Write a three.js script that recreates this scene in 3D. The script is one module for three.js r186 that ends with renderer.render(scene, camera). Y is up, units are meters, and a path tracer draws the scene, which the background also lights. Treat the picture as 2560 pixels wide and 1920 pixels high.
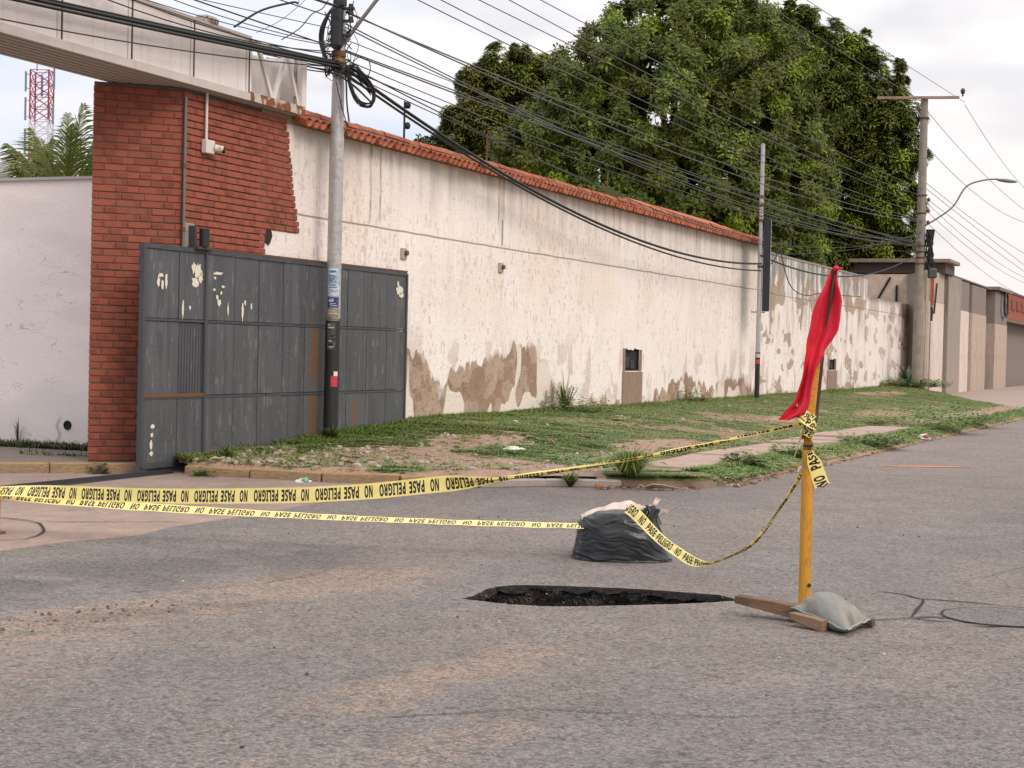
import * as THREE from 'three';
import { mergeGeometries, mergeVertices } from 'three/addons/utils/BufferGeometryUtils.js';
import { RoundedBoxGeometry } from 'three/addons/geometries/RoundedBoxGeometry.js';

// ------------------------------------------------------------------ camera, sky, sun, exposure
const scene = new THREE.Scene();
const camera = new THREE.PerspectiveCamera(25.95, 4 / 3, 0.1, 2000);
camera.position.set(0, 1.4, 0);
camera.rotation.set(-0.02069, 0, 0);
camera.rotateZ(0.0225);
scene.add(camera);
const renderer = new THREE.WebGLRenderer({ antialias: true });
renderer.setSize(1024, 768);
renderer.toneMapping = THREE.LinearToneMapping;
renderer.toneMappingExposure = 1.2;
renderer.shadowMap.enabled = true;
renderer.shadowMap.type = THREE.PCFSoftShadowMap;
const SUN_DIR = new THREE.Vector3(0.50, 0.62, 0.58).normalize();
const sun = new THREE.DirectionalLight(new THREE.Color(1, 0.92, 0.82), 1.3);
sun.position.copy(SUN_DIR).multiplyScalar(80).add(new THREE.Vector3(2, 0, -22));
sun.target.position.set(2, 0, -22);
sun.castShadow = true; sun.shadow.radius = 45; sun.shadow.mapSize.set(4096, 4096);
Object.assign(sun.shadow.camera, { left: -45, right: 45, top: 45, bottom: -45, near: 1, far: 220 });
scene.add(sun, sun.target);

// ------------------------------------------------------------------ noise
function rng(seed) { let a = seed >>> 0; return () => { a = (a + 0x6D2B79F5) >>> 0; let t = a; t = Math.imul(t ^ (t >>> 15), t | 1); t ^= t + Math.imul(t ^ (t >>> 7), t | 61); return ((t ^ (t >>> 14)) >>> 0) / 4294967296; }; }
const hsh = (x, y, z) => { let h = Math.imul(x, 374761393) + Math.imul(y, 668265263) + Math.imul(z, 1274126177) | 0; h = Math.imul(h ^ (h >>> 13), 1274126177); h = Math.imul(h ^ (h >>> 16), 2246822519); return ((h ^ (h >>> 13)) >>> 0) / 4294967296; };
const sm = t => t * t * (3 - 2 * t), lerp = (a, b, t) => a + (b - a) * t, clamp = (x, a = 0, b = 1) => x < a ? a : x > b ? b : x;
const sst = (a, b, x) => sm(clamp((x - a) / (b - a)));
function n2(x, y, s = 0, px = 0, py = 0) {   // value noise, periodic when px, py are given
  let xi = Math.floor(x), yi = Math.floor(y); const fx = sm(x - xi), fy = sm(y - yi); let x1 = xi + 1, y1 = yi + 1;
  if (px) { xi = ((xi % px) + px) % px; x1 = ((x1 % px) + px) % px; } if (py) { yi = ((yi % py) + py) % py; y1 = ((y1 % py) + py) % py; }
  return lerp(lerp(hsh(xi, yi, s), hsh(x1, yi, s), fx), lerp(hsh(xi, y1, s), hsh(x1, y1, s), fx), fy);
}
function n3(x, y, z, s = 0) {
  const xi = Math.floor(x), yi = Math.floor(y), zi = Math.floor(z), fx = sm(x - xi), fy = sm(y - yi), fz = sm(z - zi), q = s * 131;
  const L = k => lerp(lerp(hsh(xi, yi, zi + k + q), hsh(xi + 1, yi, zi + k + q), fx), lerp(hsh(xi, yi + 1, zi + k + q), hsh(xi + 1, yi + 1, zi + k + q), fx), fy);
  return lerp(L(0), L(1), fz);
}
function fbm(x, y, o = 4, s = 0) { let a = 0.5, r = 0, t = 0; for (let i = 0; i < o; i++) { r += a * n2(x, y, s + i * 17); t += a; x *= 2.03; y *= 2.03; a *= 0.5; } return r / t; }
function fbm3(x, y, z, o = 4, s = 0) { let a = 0.5, r = 0, t = 0; for (let i = 0; i < o; i++) { r += a * n3(x, y, z, s + i); t += a; x *= 2.03; y *= 2.03; z *= 2.03; a *= 0.5; } return r / t; }
const mix3 = (a, b, t) => [lerp(a[0], b[0], t), lerp(a[1], b[1], t), lerp(a[2], b[2], t)];
const mul3 = (a, k) => [a[0] * k, a[1] * k, a[2] * k];

// ------------------------------------------------------------------ sky: an overcast afternoon with soft cloud and a little pale blue
{
  const w = 2048, h = 1024, d = new Float32Array(w * h * 4);
  for (let y = 0; y < h; y++) {
    const el = ((y + 0.5) / h - 0.5) * Math.PI, se = Math.sin(el), ce = Math.cos(el);
    for (let x = 0; x < w; x++) {
      let c;
      if (el <= 0) c = [0.5, 0.47, 0.45];
      else {
        const az = ((x + 0.5) / w - 0.5) * 2 * Math.PI, dx = Math.cos(az) * ce, dz = Math.sin(az) * ce;
        const k = 1 / (se + 0.16), px = dx * k, pz = dz * k;
        const big = fbm3(px * 0.9 + 3.1, se * 3, pz * 0.9 - 1.7, 4, 3), fine = fbm3(px * 2.3, se * 7, pz * 2.3 + 5, 5, 11);
        const low = fbm3(dx * 9, se * 34, dz * 9, 5, 23);
        const cover = sst(0.42, 0.66, big * 0.6 + fine * 0.25 + low * 0.25 + 0.26 * dx + 0.01);
        const blue = mix3([0.60, 0.715, 0.90], [0.82, 0.85, 0.90], sst(0.12, 0.6, se));
        let cl = mix3([0.925, 0.905, 0.905], [0.70, 0.715, 0.765], sst(0.44, 0.64, low) * 0.8 + sst(0.5, 0.7, fine) * 0.2);
        cl = mix3(cl, [0.98, 0.92, 0.875], sst(0.16, 0.0, se) * 0.45);
        c = mix3(blue, cl, 0.06 + 0.94 * cover);
        c = mul3(c, 0.86 * (1 + 0.85 * se));
      }
      const o = (y * w + x) * 4; d[o] = c[0] * 1.015; d[o + 1] = c[1] * 0.99; d[o + 2] = c[2] * 0.975; d[o + 3] = 1;
    }
  }
  const t = new THREE.DataTexture(d, w, h, THREE.RGBAFormat, THREE.FloatType);
  t.mapping = THREE.EquirectangularReflectionMapping; t.magFilter = THREE.LinearFilter; t.minFilter = THREE.LinearFilter; t.needsUpdate = true;
  scene.background = t; scene.environment = t;
}

// ------------------------------------------------------------------ naming and building helpers
const used = {};
const numbered = n => { const k = used[n] = (used[n] ?? -1) + 1; return k ? `${n}_${String(k).padStart(3, '0')}` : n; };
function tag(o, label, category, group, kind) { o.userData = { label, category }; if (group) o.userData.group = group; if (kind) o.userData.kind = kind; return o; }
const shadow = m => { m.castShadow = m.receiveShadow = true; return m; };
function thing(name, label, category, pos = [0, 0, 0], turn = 0, group) { const g = new THREE.Group(); g.name = numbered(name); g.position.set(...pos); g.rotation.y = turn; tag(g, label, category, group); scene.add(g); return g; }
function solo(name, geo, mat, label, category, group, pos, turn) { const m = shadow(new THREE.Mesh(geo, mat)); m.name = numbered(name); if (pos) m.position.set(...pos); if (turn) m.rotation.y = turn; tag(m, label, category, group); scene.add(m); return m; }
function struct(name, geo, mat) { const m = shadow(new THREE.Mesh(geo, mat)); m.name = numbered(name); m.userData = { kind: 'structure' }; scene.add(m); return m; }
function part(parent, name, geo, mat, label) { const m = shadow(new THREE.Mesh(geo, mat)); m.name = name; if (label) m.userData = { label }; parent.add(m); return m; }
function clean(g) { if (g.index) g = g.toNonIndexed(); for (const k of Object.keys(g.attributes)) if (!['position', 'normal', 'uv', 'color'].includes(k)) g.deleteAttribute(k); if (!g.attributes.normal) g.computeVertexNormals(); if (!g.attributes.uv) g.setAttribute('uv', new THREE.BufferAttribute(new Float32Array(g.attributes.position.count * 2), 2)); return g; }
const merge = list => { const c = list.map(clean); const col = c.every(g => g.attributes.color); if (!col) c.forEach(g => g.deleteAttribute('color')); return mergeGeometries(c, false); };
const box = (w, h, d, x = 0, y = 0, z = 0) => new THREE.BoxGeometry(w, h, d).translate(x, y, z);
const rbox = (w, h, d, r, x = 0, y = 0, z = 0, seg = 1) => new RoundedBoxGeometry(w, h, d, seg, r).translate(x, y, z);
const V = (x, y, z) => new THREE.Vector3(x, y, z);
const tube = (pts, r, seg = 24, rad = 6, closed = false) => new THREE.TubeGeometry(new THREE.CatmullRomCurve3(pts.map(p => p.isVector3 ? p : V(...p)), closed), seg, r, rad, closed);
function taper(pts, radii, rad = 8) {   // swept rings with a radius per point
  const P = pts.map(p => p.isVector3 ? p : V(...p)), pos = [], uv = [], idx = []; let L = 0;
  let side = V(1, 0, 0);
  P.forEach((p, i) => {
    const t = P[Math.min(i + 1, P.length - 1)].clone().sub(P[Math.max(i - 1, 0)]).normalize();
    side = side.clone().addScaledVector(t, -side.dot(t)); if (side.lengthSq() < 1e-4) side.set(0, 0, 1).addScaledVector(t, -t.z); side.normalize();
    const up = t.clone().cross(side); if (i) L += p.distanceTo(P[i - 1]);
    for (let k = 0; k <= rad; k++) { const a = k / rad * Math.PI * 2, q = p.clone().addScaledVector(side, Math.cos(a) * radii[i]).addScaledVector(up, Math.sin(a) * radii[i]); pos.push(q.x, q.y, q.z); uv.push(k / rad, L); }
    if (i) for (let k = 0; k < rad; k++) { const a = (i - 1) * (rad + 1) + k, b = a + rad + 1; idx.push(a, a + 1, b, b, a + 1, b + 1); }
  });
  const g = new THREE.BufferGeometry(); g.setAttribute('position', new THREE.Float32BufferAttribute(pos, 3)); g.setAttribute('uv', new THREE.Float32BufferAttribute(uv, 2)); g.setIndex(idx); g.computeVertexNormals(); return g;
}
function grid(nu, nv, f, closeU = false) {   // f(u, v) -> [x, y, z, (uvx, uvy), (r, g, b)]
  const pos = [], uv = [], col = [], idx = [];
  for (let j = 0; j <= nv; j++) for (let i = 0; i <= nu; i++) { const p = f(closeU && i === nu ? 0 : i / nu, j / nv, i, j); pos.push(p[0], p[1], p[2]); uv.push(p[3] ?? i / nu, p[4] ?? j / nv); if (p.length > 5) col.push(p[5], p[6], p[7]); }
  for (let j = 0; j < nv; j++) for (let i = 0; i < nu; i++) { const a = j * (nu + 1) + i, b = a + nu + 1; idx.push(a, a + 1, b, b, a + 1, b + 1); }
  const g = new THREE.BufferGeometry(); g.setAttribute('position', new THREE.Float32BufferAttribute(pos, 3)); g.setAttribute('uv', new THREE.Float32BufferAttribute(uv, 2)); if (col.length) g.setAttribute('color', new THREE.Float32BufferAttribute(col, 3)); g.setIndex(idx); g.computeVertexNormals(); return g;
}
function boxUV(g, s = 1) {   // uv in metres over s from whichever axis the face looks along
  g = clean(g); const p = g.attributes.position, n = g.attributes.normal, u = g.attributes.uv;
  for (let i = 0; i < p.count; i++) { const ax = Math.abs(n.getX(i)), ay = Math.abs(n.getY(i)), az = Math.abs(n.getZ(i)); if (az >= ax && az >= ay) u.setXY(i, p.getX(i) / s, p.getY(i) / s); else if (ax >= ay) u.setXY(i, p.getZ(i) / s, p.getY(i) / s); else u.setXY(i, p.getX(i) / s, p.getZ(i) / s); }
  return g;
}
const enc = v => { v = clamp(v); return 255 * (v <= 0.0031308 ? 12.92 * v : 1.055 * Math.pow(v, 1 / 2.4) - 0.055); };
function texture(w, h, fn, bump = true) {   // fn(u, v) -> [r, g, b, height], linear reflectances
  const c = new Uint8Array(w * h * 4), b = bump ? new Float32Array(w * h) : null;
  for (let y = 0; y < h; y++) for (let x = 0; x < w; x++) { const q = fn((x + 0.5) / w, (y + 0.5) / h), o = (y * w + x) * 4; c[o] = enc(q[0]); c[o + 1] = enc(q[1]); c[o + 2] = enc(q[2]); c[o + 3] = 255; if (b) b[y * w + x] = q[3] ?? 0; }
  const set = t => { t.wrapS = t.wrapT = THREE.RepeatWrapping; t.magFilter = THREE.LinearFilter; t.minFilter = THREE.LinearMipmapLinearFilter; t.generateMipmaps = true; t.needsUpdate = true; return t; };
  const map = set(new THREE.DataTexture(c, w, h)); map.colorSpace = THREE.SRGBColorSpace;
  return { map, bumpMap: b ? set(new THREE.DataTexture(b, w, h, THREE.RedFormat, THREE.FloatType)) : null };
}
const lin = (r, g, b) => new THREE.Color().setRGB(r, g, b);
const mat = (c, roughness = 0.85, o = {}) => new THREE.MeshStandardMaterial({ color: c ? lin(...c) : 0xffffff, roughness, side: THREE.DoubleSide, ...o });
const texmat = (t, bump = 0.004, roughness = 0.9, o = {}) => new THREE.MeshStandardMaterial({ map: t.map, bumpMap: bump ? t.bumpMap : null, bumpScale: bump, roughness, side: THREE.DoubleSide, ...o });

// the street's line: s metres along the wall from the brick corner, n metres out from it towards the road
const ANG = 22.9 * Math.PI / 180, SN = Math.sin(ANG), CS = Math.cos(ANG), TURN = Math.PI / 2 - ANG;
const W = (s, n, h = 0) => [-3.58 + SN * s + CS * n, h, -(17.85 + CS * s - SN * n)];
const toSN = (x, z) => { const a = x + 3.58, d = -z - 17.85; return [a * SN + d * CS, a * CS - d * SN]; };
const roadEdgeX = d => 4.26 + 0.443 * (d - 21.96);
function vergeH(x, z) {
  const [s, n] = toSN(x, z), rise = 0.05 + 0.25 * sst(-0.5, 7, s) + 0.04 * sst(30, 46, s);
  const o = -z > 17.6 ? (roadEdgeX(-z) - x) * 0.914 : 9, lip = 0.22 + 0.78 * sst(-0.05, 0.42, o);
  return 0.115 * lip + rise * sst(4.9, 0.4, n) * 0.95 + 0.05 * lip * (fbm(x * 0.9, z * 0.9, 3, 5) - 0.5) + 0.02 * (fbm(x * 4, z * 4, 2, 9) - 0.5);
}

// ------------------------------------------------------------------ shared materials
const aggregate = texture(2048, 2048, (u, v) => {
  const P = 4, f = k => Math.round(P / k), N = (k, s) => n2(u * f(k), v * f(k), s, f(k), f(k));
  const a = N(0.005, 1), b = N(0.009, 2), c = N(0.018, 3), d = N(0.09, 4), e = N(0.4, 5);
  const g = 0.34 * a + 0.36 * b + 0.30 * c;
  let t = 0.62 + 0.77 * sst(0.24, 0.80, g) + (d - 0.5) * 0.16 + (e - 0.5) * 0.12;
  if (a > 0.82 && b > 0.5) t += 1.0 * (a - 0.78) / 0.2;
  if (c < 0.16) t *= 0.72;
  const warm = (N(0.05, 7) - 0.5) * 0.09;
  return [0.172 * t * (1 + warm), 0.150 * t, 0.137 * t * (1 - warm), g];
});
const M = {};
M.asphalt = texmat(aggregate, 0.006, 0.93, { vertexColors: true });
const concreteT = texture(1024, 1024, (u, v) => {
  const N = (k, s) => n2(u * k, v * k, s, k, k), g = 0.4 * N(160, 1) + 0.3 * N(380, 2) + 0.3 * N(60, 3);
  const t = 0.72 + 0.56 * g + (N(9, 4) - 0.5) * 0.2 + (N(24, 5) - 0.5) * 0.14;
  return [0.36 * t, 0.30 * t, 0.265 * t, g];
});
M.concrete = texmat(concreteT, 0.003, 0.92);
M.concreteTint = texmat(concreteT, 0.003, 0.92, { vertexColors: true });
M.slab = texmat(concreteT, 0.003, 0.92, { color: lin(1.15, 0.98, 0.9) });
M.greyConcrete = texmat(concreteT, 0.003, 0.92, { color: lin(0.82, 0.86, 0.88) });
M.cable = mat([0.012, 0.013, 0.014], 0.6);
M.wire = mat([0.03, 0.031, 0.033], 0.55);
M.paleWire = mat([0.09, 0.09, 0.09], 0.55);
M.black = mat([0.014, 0.014, 0.015], 0.6);
M.rust = mat([0.16, 0.06, 0.03], 0.9);

// ------------------------------------------------------------------ the road, one sheet with the hole broken through it
const HOLE = [[-0.24, 9.305], [-0.174, 9.51], [-0.098, 9.763], [-0.017, 9.853], [0.066, 9.905], [0.231, 9.912], [0.424, 9.903], [0.643, 9.88], [0.832, 9.833], [1.043, 9.753], [1.223, 9.669], [1.333, 9.489], [1.245, 9.423], [1.106, 9.351], [0.916, 9.271], [0.73, 9.211], [0.522, 9.147], [0.316, 9.10], [0.139, 9.107], [0.012, 9.138], [-0.091, 9.19], [-0.169, 9.247]];
const HC = [0.5, 9.5];
const holeLoop = (() => {   // resampled with a broken edge
  const c = new THREE.CatmullRomCurve3(HOLE.map(p => V(p[0], 0, p[1])), true, 'catmullrom', 0.3), N = 300, out = [];
  for (let i = 0; i < N; i++) { const p = c.getPointAt(i / N), k = 1 + 0.055 * (fbm(p.x * 9, p.z * 9, 3, 71) - 0.5) + 0.03 * (n2(p.x * 45, p.z * 45, 72) - 0.5); out.push([HC[0] + (p.x - HC[0]) * k, HC[1] + (p.z - HC[1]) * k]); }
  return out;
})();
function roadTint(x, d) {
  // wheel tracks, dust and oil run with the street; a is across it, l along it
  const a = x * 0.914 - d * 0.405, l = x * 0.405 + d * 0.914;
  let k = 1.02 + 0.26 * (fbm(a * 0.55 + 9, l * 0.16, 3, 31) - 0.5) + 0.20 * (fbm(x * 1.7, d * 1.7, 3, 33) - 0.5) + 0.12 * (fbm(x * 7, d * 7, 2, 35) - 0.5);
  let c = [1, 1, 1];
  const wob = 0.35 * (fbm(x * 1.1, d * 1.1, 3, 41) - 0.5), gr = fbm(x * 6, d * 9, 3, 43);
  const band = (x0, d0, x1, d1, w) => { const vx = x1 - x0, vd = d1 - d0, L2 = vx * vx + vd * vd, t = clamp(((x - x0) * vx + (d - d0) * vd) / L2, -0.05, 1.05), e = Math.hypot(x - x0 - t * vx, (d - d0 - t * vd)) + wob * 0.8; return sst(w, w * 0.25, e) * sst(-0.05, 0.1, t) * sst(1.05, 0.85, t); };
  const sand = clamp(band(-3.4, 6.7, -1.9, 8.7, 0.62) + band(-1.9, 8.6, -0.5, 10.6, 0.55) * 0.9 + band(-0.75, 6.35, 0.28, 7.9, 0.28) * 0.75 + band(-0.4, 5.6, 0.1, 6.3, 0.2) * 0.4 + band(-0.3, 8.6, 0.3, 8.9, 0.35) * 0.25) * sst(0.36, 0.52, gr + 0.10);
  c = mix3(c, [1.46, 1.27, 1.12], clamp(sand * 1.2)); c = mix3(c, [1.22, 1.06, 0.92], sst(0.5, 0.68, fbm(a * 0.8 + 3, l * 0.35, 4, 51)) * 0.35);
  const near = band(-3.3, 8.9, -1.0, 11.4, 0.95) * 0.75 + band(-2.4, 8.2, -1.2, 9.1, 0.22) * 0.55 + band(4.3, 14.2, 5.8, 17.5, 0.5) * 0.22;
  k *= 1 - 0.42 * clamp(near) * sst(0.2, 0.55, fbm(x * 2.5, d * 3.5, 3, 47));
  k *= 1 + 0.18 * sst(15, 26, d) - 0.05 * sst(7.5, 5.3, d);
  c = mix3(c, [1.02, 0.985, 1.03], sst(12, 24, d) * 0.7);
  const gutter = sst(1.1, 0.1, roadEdgeX(d) - x) * sst(16.5, 18, d);
  c = mix3(c, [1.06, 0.97, 0.88], gutter * 0.5);
  if (d > 14.3 && x < 3 && d < 18) { const q = sst(14.3, 16.4, d + wob * 2) * sst(3, 1.2, x); c = mix3(c, [0.98, 0.88, 0.82], q * 0.6); k *= 1 - 0.12 * q; }
  return [c[0] * k, c[1] * k, c[2] * k];
}
{
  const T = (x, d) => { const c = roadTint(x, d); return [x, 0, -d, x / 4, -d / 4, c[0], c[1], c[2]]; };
  const X0 = -1.4, X1 = 2.4, D0 = 8.2, D1 = 10.8, N = holeLoop.length, rim = [];
  for (const [x, d] of holeLoop) { const vx = x - HC[0], vd = d - HC[1], k = Math.min(vx > 0 ? (X1 - HC[0]) / vx : (X0 - HC[0]) / vx, vd > 0 ? (D1 - HC[1]) / vd : (D0 - HC[1]) / vd); rim.push([HC[0] + vx * k, HC[1] + vd * k]); }
  const inner = grid(N, 26, (u, v, i) => { const t = Math.pow(v, 1.35), a = holeLoop[i % N], b = rim[i % N]; return T(lerp(a[0], b[0], t), lerp(a[1], b[1], t)); });
  const corners = [];   // the square's corners between neighbouring spokes
  const cell = (xs, ds) => grid(xs.length - 1, ds.length - 1, (u, v, i, j) => T(xs[i], ds[j]));
  const run = (a, b, n) => Array.from({ length: n + 1 }, (_, i) => lerp(a, b, i / n)), grow = (a, b, n) => Array.from({ length: n + 1 }, (_, i) => a + (b - a) * Math.pow(i / n, 2.2));
  for (const [cx, cd] of [[X0, D0], [X1, D0], [X0, D1], [X1, D1]]) {
    let best = -1; for (let i = 0; i < N; i++) { const p = rim[i], q = rim[(i + 1) % N]; const onX = r => Math.abs(r[0] - cx) < 1e-6, onD = r => Math.abs(r[1] - cd) < 1e-6; if ((onX(p) && onD(q) && !onD(p)) || (onD(p) && onX(q) && !onX(p))) if (Math.hypot(p[0] - cx, p[1] - cd) < 1) best = i; }
    if (best >= 0) { const tri = [rim[best], rim[(best + 1) % N], [cx, cd]].map(p => T(...p)); const g = new THREE.BufferGeometry(); g.setAttribute('position', new THREE.Float32BufferAttribute(tri.flatMap(t => t.slice(0, 3)), 3)); g.setAttribute('uv', new THREE.Float32BufferAttribute(tri.flatMap(t => t.slice(3, 5)), 2)); g.setAttribute('color', new THREE.Float32BufferAttribute(tri.flatMap(t => t.slice(5)), 3)); g.setAttribute('normal', new THREE.Float32BufferAttribute([0, 1, 0, 0, 1, 0, 0, 1, 0], 3)); corners.push(g); }
  }
  const xl = [...grow(-300, -4.2, 10).map((v, i, a) => -4.2 - (300 - 4.2) * Math.pow(1 - i / 10, 3)), ...run(-4.2, X0, 52).slice(1)], xm = run(X0, X1, 64), xr = [...run(X1, 5.2, 50), ...grow(5.2, 18, 60).slice(1), ...grow(18, 400, 10).slice(1)];
  const dn = [-40, -10, 0, 3, ...run(4.6, D0, 66)], dm = run(D0, D1, 44), df = [...run(D1, 19, 130), ...grow(19, 60, 70).slice(1), ...grow(60, 600, 10).slice(1)];
  const all = [inner, ...corners];
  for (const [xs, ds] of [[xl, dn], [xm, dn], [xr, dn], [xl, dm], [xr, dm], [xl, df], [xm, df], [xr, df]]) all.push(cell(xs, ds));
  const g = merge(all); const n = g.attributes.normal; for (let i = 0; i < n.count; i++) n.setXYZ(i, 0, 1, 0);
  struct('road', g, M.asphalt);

  // the hole's broken walls and its floor
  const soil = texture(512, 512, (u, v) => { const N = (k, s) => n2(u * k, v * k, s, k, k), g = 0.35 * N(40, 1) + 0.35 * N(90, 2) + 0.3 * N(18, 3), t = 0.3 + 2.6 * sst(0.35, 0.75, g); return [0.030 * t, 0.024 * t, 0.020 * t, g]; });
  const hole = thing('sinkhole', 'dark sinkhole with ragged edges broken through the asphalt in front of the black rubbish bag', 'sinkhole', [HC[0], 0, -HC[1]]);
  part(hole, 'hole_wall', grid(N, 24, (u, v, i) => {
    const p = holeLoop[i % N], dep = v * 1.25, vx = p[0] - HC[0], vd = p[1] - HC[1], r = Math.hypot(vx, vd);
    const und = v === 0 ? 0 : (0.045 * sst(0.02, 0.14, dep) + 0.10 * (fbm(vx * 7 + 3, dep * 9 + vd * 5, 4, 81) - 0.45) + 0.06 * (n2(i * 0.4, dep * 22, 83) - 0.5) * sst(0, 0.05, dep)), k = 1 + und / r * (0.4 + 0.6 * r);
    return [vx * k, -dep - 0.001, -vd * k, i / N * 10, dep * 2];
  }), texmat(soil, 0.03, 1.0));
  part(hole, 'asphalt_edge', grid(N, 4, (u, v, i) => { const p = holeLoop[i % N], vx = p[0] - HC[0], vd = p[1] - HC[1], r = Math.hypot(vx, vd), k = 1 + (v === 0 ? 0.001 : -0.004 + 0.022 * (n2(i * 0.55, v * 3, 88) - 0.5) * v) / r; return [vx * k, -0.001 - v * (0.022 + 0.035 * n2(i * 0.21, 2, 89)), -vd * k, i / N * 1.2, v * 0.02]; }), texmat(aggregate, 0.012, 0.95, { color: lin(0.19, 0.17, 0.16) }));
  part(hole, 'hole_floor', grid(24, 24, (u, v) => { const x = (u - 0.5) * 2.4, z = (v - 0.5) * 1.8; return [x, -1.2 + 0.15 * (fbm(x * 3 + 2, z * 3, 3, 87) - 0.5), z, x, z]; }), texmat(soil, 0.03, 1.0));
}
// concrete apron of the gateway, laid over the asphalt
{
  const edge = [[-3.9, 10.2], [-3.34, 10.94], [-3.16, 11.36], [-2.67, 12.03], [-2.53, 12.63], [-2.06, 13.7], [-1.65, 14.84], [-1.15, 16.41], [-1.1, 17.0]];
  const back = [[-9, 9.8], [-8.6, 11.2], [-8, 12.2], [-7.6, 13], [-7.2, 14], [-6.9, 15.2], [-6.6, 16.4], [-6.2, 17.4], [-5.2, 19]];
  const at = (L, t) => { const k = t * (L.length - 1), i = Math.min(Math.floor(k), L.length - 2); return [lerp(L[i][0], L[i + 1][0], k - i), lerp(L[i][1], L[i + 1][1], k - i)]; };
  struct('driveway', grid(70, 110, (u, v) => {
    const e = at(edge, v), b = at(back, v), x = lerp(e[0] + 0.05 * (fbm(e[1] * 5, 3, 3, 91) - 0.5), b[0], u), d = lerp(e[1], b[1], u);
    const st = 0.92 + 0.3 * (fbm(x * 1.3, d * 1.3, 4, 93) - 0.5) - 0.14 * sst(13.2, 13.8, d), k = u < 0.001 ? 0.0 : 1;
    return [x, 0.006 * k + 0.004 * sst(0, 0.06, u) + 0.02 * sst(14, 17.2, d), -d, x / 2, d / 2, st * 0.96, st * 0.83, st * 0.76];
  }), M.concreteTint);
}
// cracks and joints: narrow dark seams lying in the surface
function seam(pts, w, y, seed, name, m) {
  const c = new THREE.CatmullRomCurve3(pts.map(p => V(p[0], 0, p[1])), false, 'catmullrom', 0.2), n = Math.max(16, Math.round(c.getLength() / 0.025));
  return struct(name, grid(1, n, (u, v) => { const p = c.getPointAt(v), t = c.getTangentAt(v), ww = w * (0.35 + 1.3 * fbm(v * n * 0.12, 1, 3, seed)) * Math.min(1, 8 * v + 0.1, 8 * (1 - v) + 0.1), o = 0.035 * (fbm(v * n * 0.07, 4, 3, seed + 5) - 0.5); return [p.x + t.z * (o + (u - 0.5) * ww), y, -(p.z - t.x * (o + (u - 0.5) * ww)), u, v]; }), m ?? M.black);
}
M.crack = mat([0.022, 0.018, 0.016], 1);
seam([[2.2, 9.98], [2.34, 9.84], [2.4, 9.68], [2.68, 9.57], [2.93, 9.41], [3.3, 9.3]], 0.016, 0.004, 1, 'road_crack', M.crack);
seam([[2.42, 9.67], [2.3, 9.3], [2.17, 8.95]], 0.017, 0.0045, 2, 'road_crack', M.crack);
seam([[1.85, 8.83], [1.98, 8.86], [2.17, 8.93], [2.28, 8.86], [2.38, 8.84]], 0.014, 0.005, 3, 'road_crack', M.crack);
seam([[2.42, 8.76], [2.52, 8.72], [2.64, 8.76], [2.74, 8.74], [2.95, 8.62], [3.2, 8.6]], 0.018, 0.005, 4, 'road_crack', M.crack);
seam([[2.19, 8.95], [2.3, 9.0], [2.4, 8.97]], 0.02, 0.0055, 6, 'road_crack', M.crack);
seam([[-0.6, 6.2], [0.1, 6.45], [0.9, 6.4], [1.7, 6.75]], 0.004, 0.004, 21, 'road_crack', M.crack);
seam([[1.3, 12.4], [2.1, 12.9], [3.2, 12.8], [4.3, 13.6]], 0.004, 0.004, 22, 'road_crack', M.crack);
seam([[-2.2, 9.2], [-1.5, 9.6], [-1.1, 10.3]], 0.005, 0.004, 23, 'road_crack', M.crack);
seam([[3.0, 10.6], [3.6, 11.4], [4.6, 11.9]], 0.004, 0.004, 24, 'road_crack', M.crack);
seam([[-3.48, 12.63], [-3.0, 12.72], [-2.52, 12.86]], 0.014, 0.017, 7, 'concrete_joint', M.crack);
seam([[-4.2, 12.8], [-3.91, 12.84], [-3.7, 12.72], [-3.52, 12.49], [-3.35, 11.99], [-3.31, 11.7], [-3.34, 11.5], [-3.45, 11.4], [-3.75, 11.3]], 0.018, 0.0175, 8, 'concrete_joint', M.crack);
// round cover of an inspection chamber, set flush in the road
{
  const t = thing('manhole_cover', 'worn round manhole cover in cracked asphalt at the right edge of the road', 'manhole cover', [2.70, 0, -9.05]);
  const cm = texmat(aggregate, 0.008, 0.9, { color: lin(0.92, 0.93, 0.98) });
  part(t, 'cover', boxUV(new THREE.CylinderGeometry(0.315, 0.32, 0.03, 48).translate(0, -0.0085, 0), 3), cm);
  part(t, 'ring_gap', (() => { const g = new THREE.RingGeometry(0.316, 0.334, 90, 1), p = g.attributes.position; for (let i = 0; i < p.count; i++) { const a = Math.atan2(p.getY(i), p.getX(i)), r0 = Math.hypot(p.getX(i), p.getY(i)), k = r0 > 0.325 ? 0.318 + 0.03 * Math.pow(fbm(Math.cos(a) * 4 + 9, Math.sin(a) * 4, 3, 14), 1.5) : r0; p.setXY(i, Math.cos(a) * k, Math.sin(a) * k); } return g.rotateX(-Math.PI / 2).translate(0, 0.0078, 0); })(), M.crack);
}
// the old orange paint stripe on the far lane
struct('road_marking', grid(20, 3, (u, v) => { const w = 0.06 * Math.sin(Math.PI * clamp(u * 0.98 + 0.01)) + 0.01; return [lerp(4.8, 6.0, u), 0.004, -(lerp(21.5, 21.72, u) + (v - 0.5) * 4 * w)]; }), mat([0.48, 0.19, 0.10], 0.9));

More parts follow.
